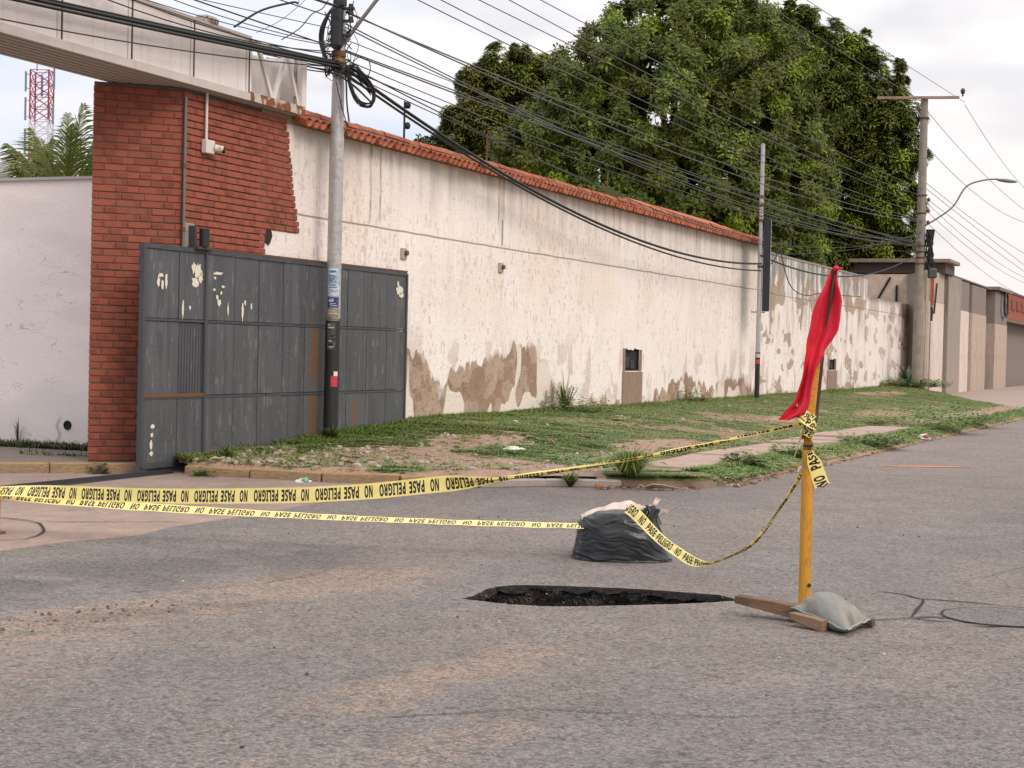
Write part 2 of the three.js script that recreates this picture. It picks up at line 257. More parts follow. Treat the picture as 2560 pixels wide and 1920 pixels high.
// ------------------------------------------------------------------ raised verge between wall and road
const ROADSIDE = [[-3.36, 17.36], [-2.28, 16.94], [-1.15, 16.68], [-0.3, 16.86], [0.5, 17.27], [1.1, 17.25], [1.7, 17.32], [2.27, 17.8], [4.26, 21.96], [8.3, 31.08], [12.4, 40.3], [14.15, 44.3]];
const WALLSIDE = [0.0, 0.9, 2.0, 3.4, 5.2, 7.0, 8.8, 10.8, 17, 26, 36, 44.2].map(s => { const w = W(s, -0.02); return [w[0], -w[2]]; });
const pick = (L, t) => { const k = t * (L.length - 1), i = Math.min(Math.floor(k), L.length - 2), f = k - i, g = j => L[clamp(j, 0, L.length - 1)]; const cr = c => { const p = [g(i - 1)[c], g(i)[c], g(i + 1)[c], g(i + 2)[c]]; return 0.5 * ((2 * p[1]) + (p[2] - p[0]) * f + (2 * p[0] - 5 * p[1] + 4 * p[2] - p[3]) * f * f + (3 * p[1] - p[0] - 3 * p[2] + p[3]) * f * f * f); }; return [cr(0), cr(1)]; };
const soft = (x, z, px, pd, rx, rd) => { const e = Math.hypot((x - px) * 0.914 - (-z - pd) * 0.405, 0) / rx, l = Math.abs((x - px) * 0.405 + (-z - pd) * 0.914) / rd; return sst(1.15, 0.45, Math.hypot(e, l) + 0.9 * (fbm(x * 1.6, z * 1.6, 3, 61) - 0.5)); };
const sideOff = (x, z) => (roadEdgeX(-z) - x) * 0.914;      // metres from the road's edge
function bare(x, z) {   // 1 where the earth shows
  let b = soft(x, z, -1.3, 18.6, 0.9, 1.7) * 0.85 + soft(x, z, -0.45, 20.6, 0.75, 1.3) + soft(x, z, 1.9, 21.9, 0.45, 2.2) + soft(x, z, 0.2, 17.9, 0.5, 1.0) * 0.8 + soft(x, z, 8.2, 36.5, 0.6, 3.2) * 0.8 + soft(x, z, 10.2, 47, 0.7, 4) * 0.8 + soft(x, z, 5.2, 31, 0.3, 1.6) * 0.7 + soft(x, z, -2.9, 18.0, 0.3, 0.9) * 0.4;
  if (x < 1.0 && -z < 20) b += 0.95 * sst(19.6, 17.6, -z + 0.25 * x) * sst(0.34, 0.60, fbm(x * 1.7 + 2, z * 1.7, 4, 64) + 0.16);
  const o = sideOff(x, z); if (o > 0.58 && o < 1.42 && -z > 18.0) b += 1;
  if (o < 0.09 && -z > 18) b += 0.8;
  return clamp(b + 0.7 * sst(0.56, 0.70, fbm(x * 1.1 + 4, z * 1.1, 4, 63)));
}
const soilT = texture(512, 512, (u, v) => { const N = (k, s) => n2(u * k, v * k, s, k, k), g = 0.4 * N(50, 1) + 0.35 * N(120, 2) + 0.25 * N(20, 3), t = 0.6 + 0.85 * g; return [0.31 * t, 0.225 * t, 0.175 * t, g]; });
M.soil = texmat(soilT, 0.02, 1, { vertexColors: true });
{
  const NU = 54, NV = 420;
  struct('verge', merge([grid(NU, NV, (u, v) => {
    const t = Math.pow(v, 1.0), e = pick(ROADSIDE, t), w = pick(WALLSIDE, t), x = lerp(e[0], w[0], u), d = lerp(e[1], w[1], u), h = vergeH(x, -d), b = bare(x, -d), gcol = [0.36, 0.50, 0.17], c = mix3(gcol, [1.15, 1.0, 0.95], b);
    return [x, u === 0 ? (x < 0.9 && d < 17.8 ? 0.10 : Math.max(0.012, h - 0.05)) : x < 0.9 && d < 17.9 && u < 0.08 ? Math.min(h, 0.11 + u * 0.6) : h, -d, x, d, c[0], c[1], c[2]];
  }), grid(NV, 2, (u, v) => { const e = pick(ROADSIDE, u), h = Math.max(0.012, vergeH(e[0], -e[1]) - 0.05), o = 0.05 * (1 - v) * (0.5 + fbm(u * 90, 2, 2, 65)); return [e[0] + o * 0.9, h * v - 0.002, -e[1] + o, u * 30, v * 0.1, 0.68, 0.62, 0.56]; })]), M.soil);
}
// ground of the plots behind the wall
struct('ground', (() => { const a = [W(3, -0.5), W(140, -0.5), W(140, -90), W(-30, -90), W(3, -18)], s = new THREE.Shape(a.map(p => new THREE.Vector2(p[0], -p[2]))); return new THREE.ShapeGeometry(s).rotateX(-Math.PI / 2).translate(0, 0.02, 0); })(), mat([0.12, 0.1, 0.07], 1));

// kerb of the verge: worn stones, the first ones still yellow
const kerbT = texture(512, 256, (u, v) => {
  const N = (k, s) => n2(u * k, v * k * 0.5, s, k, k >> 1), g = 0.5 * N(80, 1) + 0.5 * N(30, 2), wear = sst(0.34, 0.62, N(14, 3) * 0.6 + N(40, 4) * 0.4 + (v - 0.5) * 0.5), t = 0.72 + 0.5 * g;
  const c = mix3([0.27 * t, 0.19 * t, 0.13 * t], [0.34 * t, 0.215 * t, 0.105 * t], wear); return [...c, g];
});
M.kerbYellow = texmat(kerbT, 0.006, 0.9);
{
  const L = new THREE.CatmullRomCurve3([[-3.36, 17.32], [-2.3, 16.88], [-1.16, 16.62], [-0.3, 16.80], [0.5, 17.22], [1.15, 17.2]].map(p => V(p[0], 0, -p[1]))), n = 6, len = L.getLength(), r = rng(5);
  const k = thing('kerb', 'low worn kerb with yellow paint in front of the grass verge', 'kerb');
  for (let i = 0; i < n; i++) {
    const a = L.getPointAt(i / n), b = L.getPointAt((i + 1) / n), dir = Math.atan2(-(b.z - a.z), b.x - a.x), h = i < 4 ? 0.135 - 0.012 * r() : 0.10 - 0.02 * r();
    const g = new RoundedBoxGeometry(len / n - 0.012, h, 0.13, 2, 0.018), p = g.attributes.position;
    for (let j = 0; j < p.count; j++) { const o = 0.016 * (fbm(p.getX(j) * 8 + i * 3, p.getY(j) * 9 + p.getZ(j) * 9, 3, 101) - 0.5); p.setY(j, p.getY(j) + (p.getY(j) > 0 ? o * 1.3 : 0)); p.setZ(j, p.getZ(j) + o); }
    const m = part(k, 'kerb_stone', (() => { const q = boxUV(g, 1); const u = q.attributes.uv, pp = q.attributes.position; for (let j = 0; j < u.count; j++) u.setXY(j, pp.getX(j) * 0.8 + i * 0.37, clamp((pp.getY(j) + h / 2) / h, 0.02, 0.98)); return q; })(), i < 4 ? M.kerbYellow : M.concrete);
    m.position.set((a.x + b.x) / 2, h / 2 - 0.005, (a.z + b.z) / 2); m.rotation.y = dir + (r() - 0.5) * 0.02;
  }
}
// kerb and raised pavement left of the gate
{
  const k = thing('kerb', 'long straight kerb with ochre top edge below the brick pillar and white wall', 'kerb', [-3.88, 0, -17.29], Math.atan2(0.257, 0.866));
  for (let i = 0; i < 6; i++) { const m = part(k, 'kerb_stone', (() => { const g = boxUV(new RoundedBoxGeometry(0.868, 0.135, 0.15, 2, 0.012), 1), u = g.attributes.uv, p = g.attributes.position; for (let j = 0; j < u.count; j++) u.setXY(j, p.getX(j) * 0.8 + i * 0.31 + 0.2, clamp((p.getY(j) + 0.07) / 0.14, 0.02, 0.98)); return g; })(), M.kerbYellow); m.position.set(-0.434 - i * 0.874, 0.0625, -0.075); }
}
struct('pavement', (() => { const p = [[-3.88, 17.43], [-9.2, 15.86], [-9.2, 21.6], [-3.3, 19.2], [-3.4, 17.9]]; return boxUV(new THREE.ExtrudeGeometry(new THREE.Shape(p.map(q => new THREE.Vector2(q[0], q[1]))), { depth: 0.122, bevelEnabled: false }).rotateX(-Math.PI / 2).translate(0, 0.0, 0), 1); })(), texmat(concreteT, 0.004, 0.95, { color: lin(0.5, 0.47, 0.44) }));
// steel rail of the sliding gate across the driveway
solo('gate_rail', merge([box(4.2, 0.022, 0.05, -2.1, 0.034, 0), box(4.2, 0.03, 0.014, -2.1, 0.055, 0), box(4.2, 0.012, 0.15, -2.1, 0.024, 0.02)]), mat([0.055, 0.05, 0.055], 0.5, { metalness: 0.4 }), 'dark steel rail of the sliding gate set in the concrete driveway', 'rail', null, [-3.55, 0, -17.45], TURN);
// pavement slabs along the street
{
  const p = thing('sidewalk', 'narrow path of pinkish concrete slabs running through the grass beside the road', 'path'), dir = V(0.405, 0, -0.914), r = rng(77);
  for (let i = 0; i < 21; i++) {
    const d = 18.55 + 0.914 * 1.19 * (i + 0.5), x = roadEdgeX(d) - 1.0 / 0.914, h = vergeH(x, -d);
    const m = part(p, 'slab', boxUV(rbox(1.155, 0.07, 0.74, 0.012), 1), M.slab); m.position.set(x, h - 0.008 + 0.012 * r(), -d); m.rotation.set((r() - 0.5) * 0.025, Math.atan2(0.914, 0.405) + (r() - 0.5) * 0.03, (r() - 0.5) * 0.02);
  }
}

// ------------------------------------------------------------------ the long plastered wall
const S0 = 1.6, S1 = 24.7, WH = 4.04;
function plaster(s, h, H, seed, o) {   // limewash over brown render, peeled, streaked and stained
  const f1 = fbm(s * 0.5, h * 0.5, 4, seed), f2 = fbm(s * 2.2, h * 2.2, 4, seed + 3), grain = n2(s * 46, h * 46, seed + 5), fine = fbm(s * 12, h * 12, 3, seed + 7);
  let c = [0.875, 0.785, 0.735], z = 0.5 + 0.18 * grain + 0.2 * fine;
  c = mix3(c, [0.80, 0.69, 0.63], sst(0.42, 0.72, f1) * 0.45);
  c = mix3(c, [0.76, 0.60, 0.47], sst(0.52, 0.72, fbm(s * 0.8 + 7, h * 0.5, 3, seed + 9)) * 0.35 * sst(1.6, 2.6, h));
  c = mul3(c, 0.95 + 0.1 * f2);
  // rain streaks
  const st = fbm(s * 8, h * 0.55, 4, seed + 11), st2 = fbm(s * 22, h * 1.1, 3, seed + 13);
  c = mix3(c, [0.50, 0.43, 0.385], sst(0.56, 0.84, st) * 0.18 * sst(0.8, 3.2, h));
  c = mix3(c, [0.40, 0.345, 0.32], sst(0.60, 0.74, st2) * sst(0.50, 0.68, f2) * 0.22);
  // dirt washed down from the coping, with shade of the eaves painted in
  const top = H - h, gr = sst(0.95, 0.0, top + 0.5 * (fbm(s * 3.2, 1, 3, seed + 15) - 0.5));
  c = mix3(c, [0.40, 0.365, 0.345], gr * (0.18 + 0.40 * sst(0.4, 0.7, st)) * o.grimeShade);
  // small flakes
  const fl = fbm(s * 21, h * 9, 4, seed + 17) - 0.08 * (1 - sst(0.4, 0.6, fbm(s * 0.7, h * 0.8, 3, seed + 18)));
  const flk = sst(0.66, 0.72, fl + 0.05 * (f2 - 0.5) + o.flake);
  c = mix3(c, [0.55, 0.47, 0.43], flk * 0.6); z -= flk * 0.18;
  const rose = sst(0.60, 0.66, fbm(s * 3.4, h * 1.5, 4, seed + 19) + 0.10 * sst(1.9, 0.9, h) - 0.05) * sst(2.0, 1.1, h);
  c = mix3(c, [0.55, 0.44, 0.41], rose * 0.6); z -= rose * 0.1;
  // render laid bare along the foot
  const foot = o.foot(s) + 0.42 * (fbm(s * 2.6, h * 0.9, 4, seed + 21) - 0.5) + 0.30 * (fbm(s * 8, h * 3, 3, seed + 23) - 0.5);
  const ex = sst(0.0, 0.05 + 0.12 * sst(0.5, 0.7, fbm(s * 1.3, h * 2, 3, seed + 33)), foot - h);
  if (ex > 0) {
    const b = fbm(s * 6, h * 6, 4, seed + 25), isl = sst(0.66, 0.68, fbm(s * 1.7 + 11, h * 0.8, 3, seed + 27) + 0.16 * sst(0.5, 0.0, h - 0.45)), deep = sst(0.5, 0.56, fbm(s * 3 + 2, h * 4, 4, seed + 29));
    let e = mix3([0.43, 0.305, 0.235], [0.33, 0.21, 0.145], deep); e = mul3(e, 0.82 + 0.36 * b);
    const ck = Math.abs(fbm(s * 3.1, h * 3.1, 4, seed + 31) - 0.5); e = mix3(e, [0.12, 0.08, 0.06], sst(0.012, 0.002, ck) * 0.6);
    e = mix3(e, [0.74, 0.65, 0.57], isl);
    c = mix3(c, e, ex); z -= ex * (0.42 + 0.15 * deep) * (1 - isl);
    const rim = sst(0.06, 0.0, Math.abs(foot - h - 0.012)); c = mix3(c, [0.33, 0.26, 0.22], rim * 0.35);
  }
  return [...c, z];
}
const line = (h, h0, w) => sst(w, w * 0.3, Math.abs(h - h0));
const near = (s, s0, w) => sst(w, w * 0.2, Math.abs(s - s0));
const foot1 = s => 0.50 + 0.20 * near(s, 8.5, 4.2) + 0.10 * near(s, 20, 5) + 0.75 * near(s, 5.6, 1.2) + 0.42 * near(s, 7.6, 1.6) + 0.75 * near(s, 9.7, 2.0) + 0.16 * near(s, 13.2, 1.6) + 0.30 * near(s, 18.4, 2.2) + 0.34 * near(s, 22.4, 2.4);
const wall1T = texture(2048, 1024, (u, v) => {
  const s = S0 + u * (S1 - S0), h = v * WH;
  const q = plaster(s, h, WH, 200, { grimeShade: 0.9, flake: 0.012 * sst(1.2, 2.4, h), foot: foot1 });
  let c = q.slice(0, 3), z = q[3];
  const g = line(h, 2.965 + 0.012 * (n2(s * 3, 1, 7) - 0.5), 0.018) * sst(2.2, 2.5, s); c = mix3(c, [0.26, 0.2, 0.17], g * 0.75); z -= g * 0.4;
  // stains below joints of the coping, scratches
  for (const [s0, w, b] of [[4.45, 0.24, 2.7], [8.62, 0.17, 2.95], [14.0, 0.30, 3.0], [19.2, 0.2, 3.3]]) {
    const ds = s - s0 + 0.05 * (fbm(h * 4, s0, 3, 3) - 0.5), e = sst(w, w * 0.3, Math.abs(ds)) * sst(b, b + 0.5, h), ln = sst(0.035, 0.015, Math.abs(ds + w * 0.6)) + sst(0.03, 0.012, Math.abs(ds - w * 0.55));
    c = mix3(c, [0.62, 0.49, 0.35], e * 0.55 * fbm(s * 14, h * 2, 3, 31)); c = mix3(c, [0.24, 0.16, 0.11], clamp(ln * sst(b + 0.2, b + 0.6, h) * fbm(s * 10, h * 5, 3, 33) * 1.6) * 0.7);
  }
  const ds = near(s, 8.68, 0.05) * sst(2.98, 3.02, h) * sst(3.42, 3.38, h); c = mix3(c, [0.20, 0.20, 0.205], ds * 0.85);
  const sc = fbm(s * 30, h * 11, 3, 241), band = sst(1.6, 2.5, h) * sst(3.9, 3.4, h) * sst(0.44, 0.62, fbm(s * 0.9, h * 1.1, 3, 243)); c = mix3(c, [0.33, 0.25, 0.2], sst(0.62, 0.72, sc) * band * 0.38);
  return [...c, z];
});
const wall2T = texture(2048, 512, (u, v) => {
  const s = 24.7 + u * 19.6, h = v * 3.93;
  const q = plaster(s, h, 3.93, 300, { grimeShade: 1.25, flake: 0.03, foot: x => 0.42 + 0.12 * near(x, 27, 2) + 0.1 * near(x, 36, 4) });
  let c = q.slice(0, 3), z = q[3];
  const mould = sst(0.50, 0.68, fbm(s * 3.5, h * 1.1, 4, 331) + 0.14 * sst(2.2, 3.7, h) - 0.05) * sst(0.9, 2.6, h) * sst(40, 36, s); c = mix3(c, [0.17, 0.16, 0.155], mould * 0.72);
  const drip = sst(0.55, 0.72, fbm(s * 9, h * 0.9, 3, 333)) * sst(1.4, 2.9, h); c = mix3(c, [0.20, 0.18, 0.165], drip * 0.55);
  const bare2 = sst(0.54, 0.57, fbm(s * 1.3, h * 2.6, 4, 335) + 0.22 * near(h, 2.98, 0.45) - 0.10); c = mix3(c, [0.38, 0.28, 0.2], bare2 * 0.85); z -= bare2 * 0.3;
  if (s > 38.4) { const k = sst(3.4, 3.1, h); c = mix3(c, [0.15, 0.14, 0.14], (1 - k) * 0.8); c = mix3(c, [0.8, 0.72, 0.67], k * 0.3); }
  const g = line(h, 2.93, 0.02); c = mix3(c, [0.26, 0.2, 0.17], g * 0.6); z -= g * 0.3;
  return [...c, z];
});
function wallUV(g, s0, len, H) { g = clean(g); const p = g.attributes.position, u = g.attributes.uv; for (let i = 0; i < p.count; i++) u.setXY(i, p.getX(i) / len, p.getY(i) / H); return g; }
const wall = thing('plaster_wall', 'tall weathered white plaster wall with peeling brown foot and clay tile coping', 'wall', W(S0, 0), TURN);
const holed = (len, H, x0, x1, h0, h1) => {   // a wall with a ragged opening for the meters
  const s = new THREE.Shape([[0, 0], [len, 0], [len, H], [0, H]].map(p => new THREE.Vector2(...p))), p = new THREE.Path(), n = 12; p.moveTo(x0, h0); p.lineTo(x0, h1);
  for (let i = 1; i <= n; i++) p.lineTo(lerp(x0, x1, i / n), h1 + 0.14 * (fbm(i * 0.45 + x0, 3, 3, 8) - 0.5)); p.lineTo(x1, h0); s.holes.push(p);
  return new THREE.ExtrudeGeometry(s, { depth: 0.22, bevelEnabled: false }).translate(0, 0, -0.22);
};
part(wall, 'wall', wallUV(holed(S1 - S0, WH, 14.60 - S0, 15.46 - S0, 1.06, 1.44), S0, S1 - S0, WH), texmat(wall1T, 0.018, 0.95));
const coarse = mat([0.30, 0.22, 0.17], 0.95);
part(wall, 'coping_bed', box(S1 - S0 + 0.05, 0.14, 0.26, (S1 - S0) / 2, WH + 0.055, -0.12), coarse);
// clay tiles: a row of cover tiles at the eaves, pans between them, a line of ridge tiles on top
{
  const tileT = k => texture(256, 256, (u, v) => { const N = (f, s) => n2(u * f, v * f, s + k * 40, f, f), g = 0.5 * N(24, 1) + 0.5 * N(70, 2), t = 0.72 + 0.5 * g, dark = sst(0.56, 0.74, N(6, 3) * 0.6 + N(18, 4) * 0.4) * (k === 2 ? 0.8 : 0.35); return [...mix3(mul3([0.52, 0.165, 0.085], t), [0.09, 0.065, 0.055], dark), g]; });
  const tm = [0, 1, 2].map(k => texmat(tileT(k), 0.006, 0.88)); tm.push(texmat(tileT(1), 0.006, 0.88, { color: lin(0.75, 0.66, 0.62) }));
  const half = (r0, r1, len, th, up) => { const g = merge([grid(10, 2, (u, v) => { const a = Math.PI * u, r = lerp(r0, r1, v); return [Math.cos(a) * r, up * Math.sin(a) * r, (v - 0.5) * len, u, v]; }), grid(10, 2, (u, v) => { const a = Math.PI * u, r = lerp(r0, r1, v) - th; return [Math.cos(a) * r, up * Math.sin(a) * r, (v - 0.5) * len, u, v]; }), grid(10, 1, (u, v) => { const a = Math.PI * u, r = r1 - v * th; return [Math.cos(a) * r, up * Math.sin(a) * r, len / 2, u, v]; })]); return g; };
  const cover = half(0.064, 0.074, 0.34, 0.013, 0.8), ridge = half(0.085, 0.097, 0.39, 0.015, 0.85), pan = half(0.068, 0.080, 0.34, 0.013, -1.0), r = rng(11);
  const gap = (s) => (s > 6.52 && s < 6.60) || (s > 12.72 && s < 12.80);
  const pans = [];
  for (let s = 2.32, i = 0; s < S1 - 0.05; s += 0.165, i++) {
    const jit = (r() - 0.5) * 0.03, lift = 0.012 * (n2(s * 0.9, 3, 4) - 0.5);
    if (!gap(s)) { const m = part(wall, 'roof_tile', pan, tm[Math.floor(r() * 4)]); m.position.set(s - S0 + (r() - 0.5) * 0.016, WH + 0.085 + lift, 0.06 + jit); m.rotation.set(0.30 + (r() - 0.5) * 0.06, (r() - 0.5) * 0.10, (r() - 0.5) * 0.14); }
    pans.push(cover.clone().rotateX(0.32).translate(s - S0 + 0.082, WH + 0.075, -0.01 + 0.02 * r()));
  }
  for (let s = 2.25; s < S1 - 0.1; s += 0.345) { const m = part(wall, 'ridge_tile', ridge, tm[Math.floor(r() * 4)]); m.position.set(s - S0 + 0.17, WH + 0.135 + 0.014 * (r() - 0.5), -0.06 + 0.02 * (r() - 0.5)); m.rotation.set((r() - 0.5) * 0.05, -Math.PI / 2 + (r() - 0.5) * 0.05, 0.05 + (r() - 0.5) * 0.03); }
  part(wall, 'cover_tiles', merge(pans), tm[3]).userData = { kind: 'stuff' };
  part(wall, 'ridge_mortar', box(S1 - 2.35, 0.09, 0.16, (S1 + 2.35) / 2 - S0, WH + 0.11, -0.06), coarse);
  // low tiled roof behind the far end of the wall
  const roof = thing('tiled_roof', 'low clay tiled roof edge rising behind the far end of the plaster wall', 'roof', W(17.2, -0.25), TURN);
  const bits = [], len = 7.1;
  for (let row = 0; row < 3; row++) for (let s = 0; s < len - row * 0.25; s += 0.2) bits.push(cover.clone().scale(1, 1, 1.1).rotateX(0.42).rotateZ((r() - 0.5) * 0.1).translate(s + 0.1, WH + 0.22 + row * 0.10, -0.12 - row * 0.25));
  part(roof, 'roof_tiles', merge(bits), tm[2]).userData = { kind: 'stuff' };
  part(roof, 'roof_deck', new THREE.ExtrudeGeometry(new THREE.Shape([[0, WH - 0.1], [0.05, WH + 0.12], [0.75, WH + 0.42], [0.75, WH - 0.1]].map(p => new THREE.Vector2(...p))), { depth: len, bevelEnabled: false }).rotateY(Math.PI / 2), coarse);
}
// rod brackets left on the wall, a switch box scar
for (const [s, h, l] of [[5.28, 2.67, 'small square wall bracket above the right end of the steel gate'], [8.62, 2.66, 'small square wall bracket below the dark rain streak on the white wall']]) { const t = thing('wall_bracket', l, 'bracket', W(s, 0, h), TURN); part(t, 'plate', rbox(0.16, 0.15, 0.03, 0.008, 0, 0, 0.015), mat([0.42, 0.33, 0.28], 0.9)); part(t, 'socket', new THREE.CylinderGeometry(0.035, 0.035, 0.05, 12).rotateX(Math.PI / 2).translate(0.02, 0.01, 0.045), mat([0.12, 0.09, 0.08], 0.9)); }
// meter niches
function niche(s, n, w, x0, x1, h0, h1, l) {
  const t = thing('meter_niche', l, 'niche', W(s, n), TURN), cm = texmat(concreteT, 0.012, 0.95, { color: lin(0.92, 0.76, 0.64) }), c = (x0 + x1) / 2;
  part(t, 'plinth', (() => { const g = new RoundedBoxGeometry(w, h0 - 0.05, 0.05, 3, 0.012), p = g.attributes.position; for (let i = 0; i < p.count; i++) { const o = fbm(p.getY(i) * 4 + w, p.getX(i) * 4, 3, 17) - 0.5; p.setX(i, p.getX(i) * (1 + 0.10 * o)); p.setZ(i, p.getZ(i) + 0.012 * o); } return boxUV(g.translate(c, (h0 - 0.05) / 2 + 0.02, 0.012), 1); })(), cm);
  part(t, 'jamb', boxUV(box(0.09, h1 - h0 + 0.06, 0.03, x0 - 0.055, (h0 + h1) / 2, 0.006), 1), cm); part(t, 'jamb', boxUV(box(0.10, h1 - h0 + 0.02, 0.03, x1 + 0.06, (h0 + h1) / 2, 0.006), 1), cm);
  part(t, 'back', box(x1 - x0 + 0.2, h1 - h0 + 0.3, 0.02, c, (h0 + h1) / 2, -0.06), mat([0.02, 0.018, 0.017], 1)); part(t, 'sill', box(x1 - x0, 0.02, 0.06, c, h0 - 0.006, -0.03), M.black); part(t, 'shade_liner', box(0.012, h1 - h0 + 0.05, 0.055, x1 - 0.004, (h0 + h1) / 2, -0.03), M.black);  // black back, sill and side strip: recess shade put into the colour
  part(t, 'meter', merge([rbox(0.2, 0.16, 0.03, 0.012, c + 0.1, h0 + 0.10, -0.04), rbox(0.24, 0.2, 0.03, 0.012, c - 0.2, h0 + 0.14, -0.04)]), mat([0.035, 0.033, 0.033], 0.8));
}
niche(15.03, 0, 1.10, -0.43, 0.43, 1.06, 1.44, 'larger meter niche with dark opening in the wall between tall weed and slim pole');
niche(33.375, -0.10, 1.25, -0.425, 0.425, 1.03, 1.33, 'smaller meter niche with dark opening in the far white wall behind the red flag');
// rods of the electric fence on the coping
for (const [s, h0, h1, m, l] of [[5.4, 4.25, 4.78, M.black, 'black fence rod with two insulators standing on the tile coping'], [8.2, 4.25, 4.70, M.rust, 'rusty fence rod on the tile coping in front of the tree, beside the sagging cable'], [13.65, 4.2, 4.70, M.rust, 'rusty fence rod on the tile coping above the second rain stain, farther along']]) {
  const t = thing('fence_rod', l, 'rod', W(s, -0.08, h0 - 0.02), TURN); part(t, 'rod', new THREE.CylinderGeometry(0.014, 0.016, h1 - h0, 8).translate(0, (h1 - h0) / 2, 0), m);
  if (m === M.black) for (const y of [0.48, 0.2]) part(t, 'insulator', new THREE.LatheGeometry([[0, -0.05], [0.03, -0.045], [0.045, 0], [0.03, 0.04], [0, 0.05]].map(p => new THREE.Vector2(...p)), 12).translate(0.035, y, 0.03), M.black);
}

// second length of the wall, without tiles, then the lower white end
{
  const t = thing('plaster_wall', 'mould-streaked white wall without tiles, from the metal pole to the concrete pole', 'wall', W(24.7, -0.10), TURN), m = texmat(wall2T, 0.02, 0.95);
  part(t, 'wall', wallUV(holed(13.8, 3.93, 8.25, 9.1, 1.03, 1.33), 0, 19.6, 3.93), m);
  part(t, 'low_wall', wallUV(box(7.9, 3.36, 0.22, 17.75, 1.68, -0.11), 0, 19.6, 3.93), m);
  part(t, 'cap', box(13.84, 0.05, 0.26, 6.9, 3.952, -0.11), mat([0.33, 0.3, 0.28], 0.95));
}

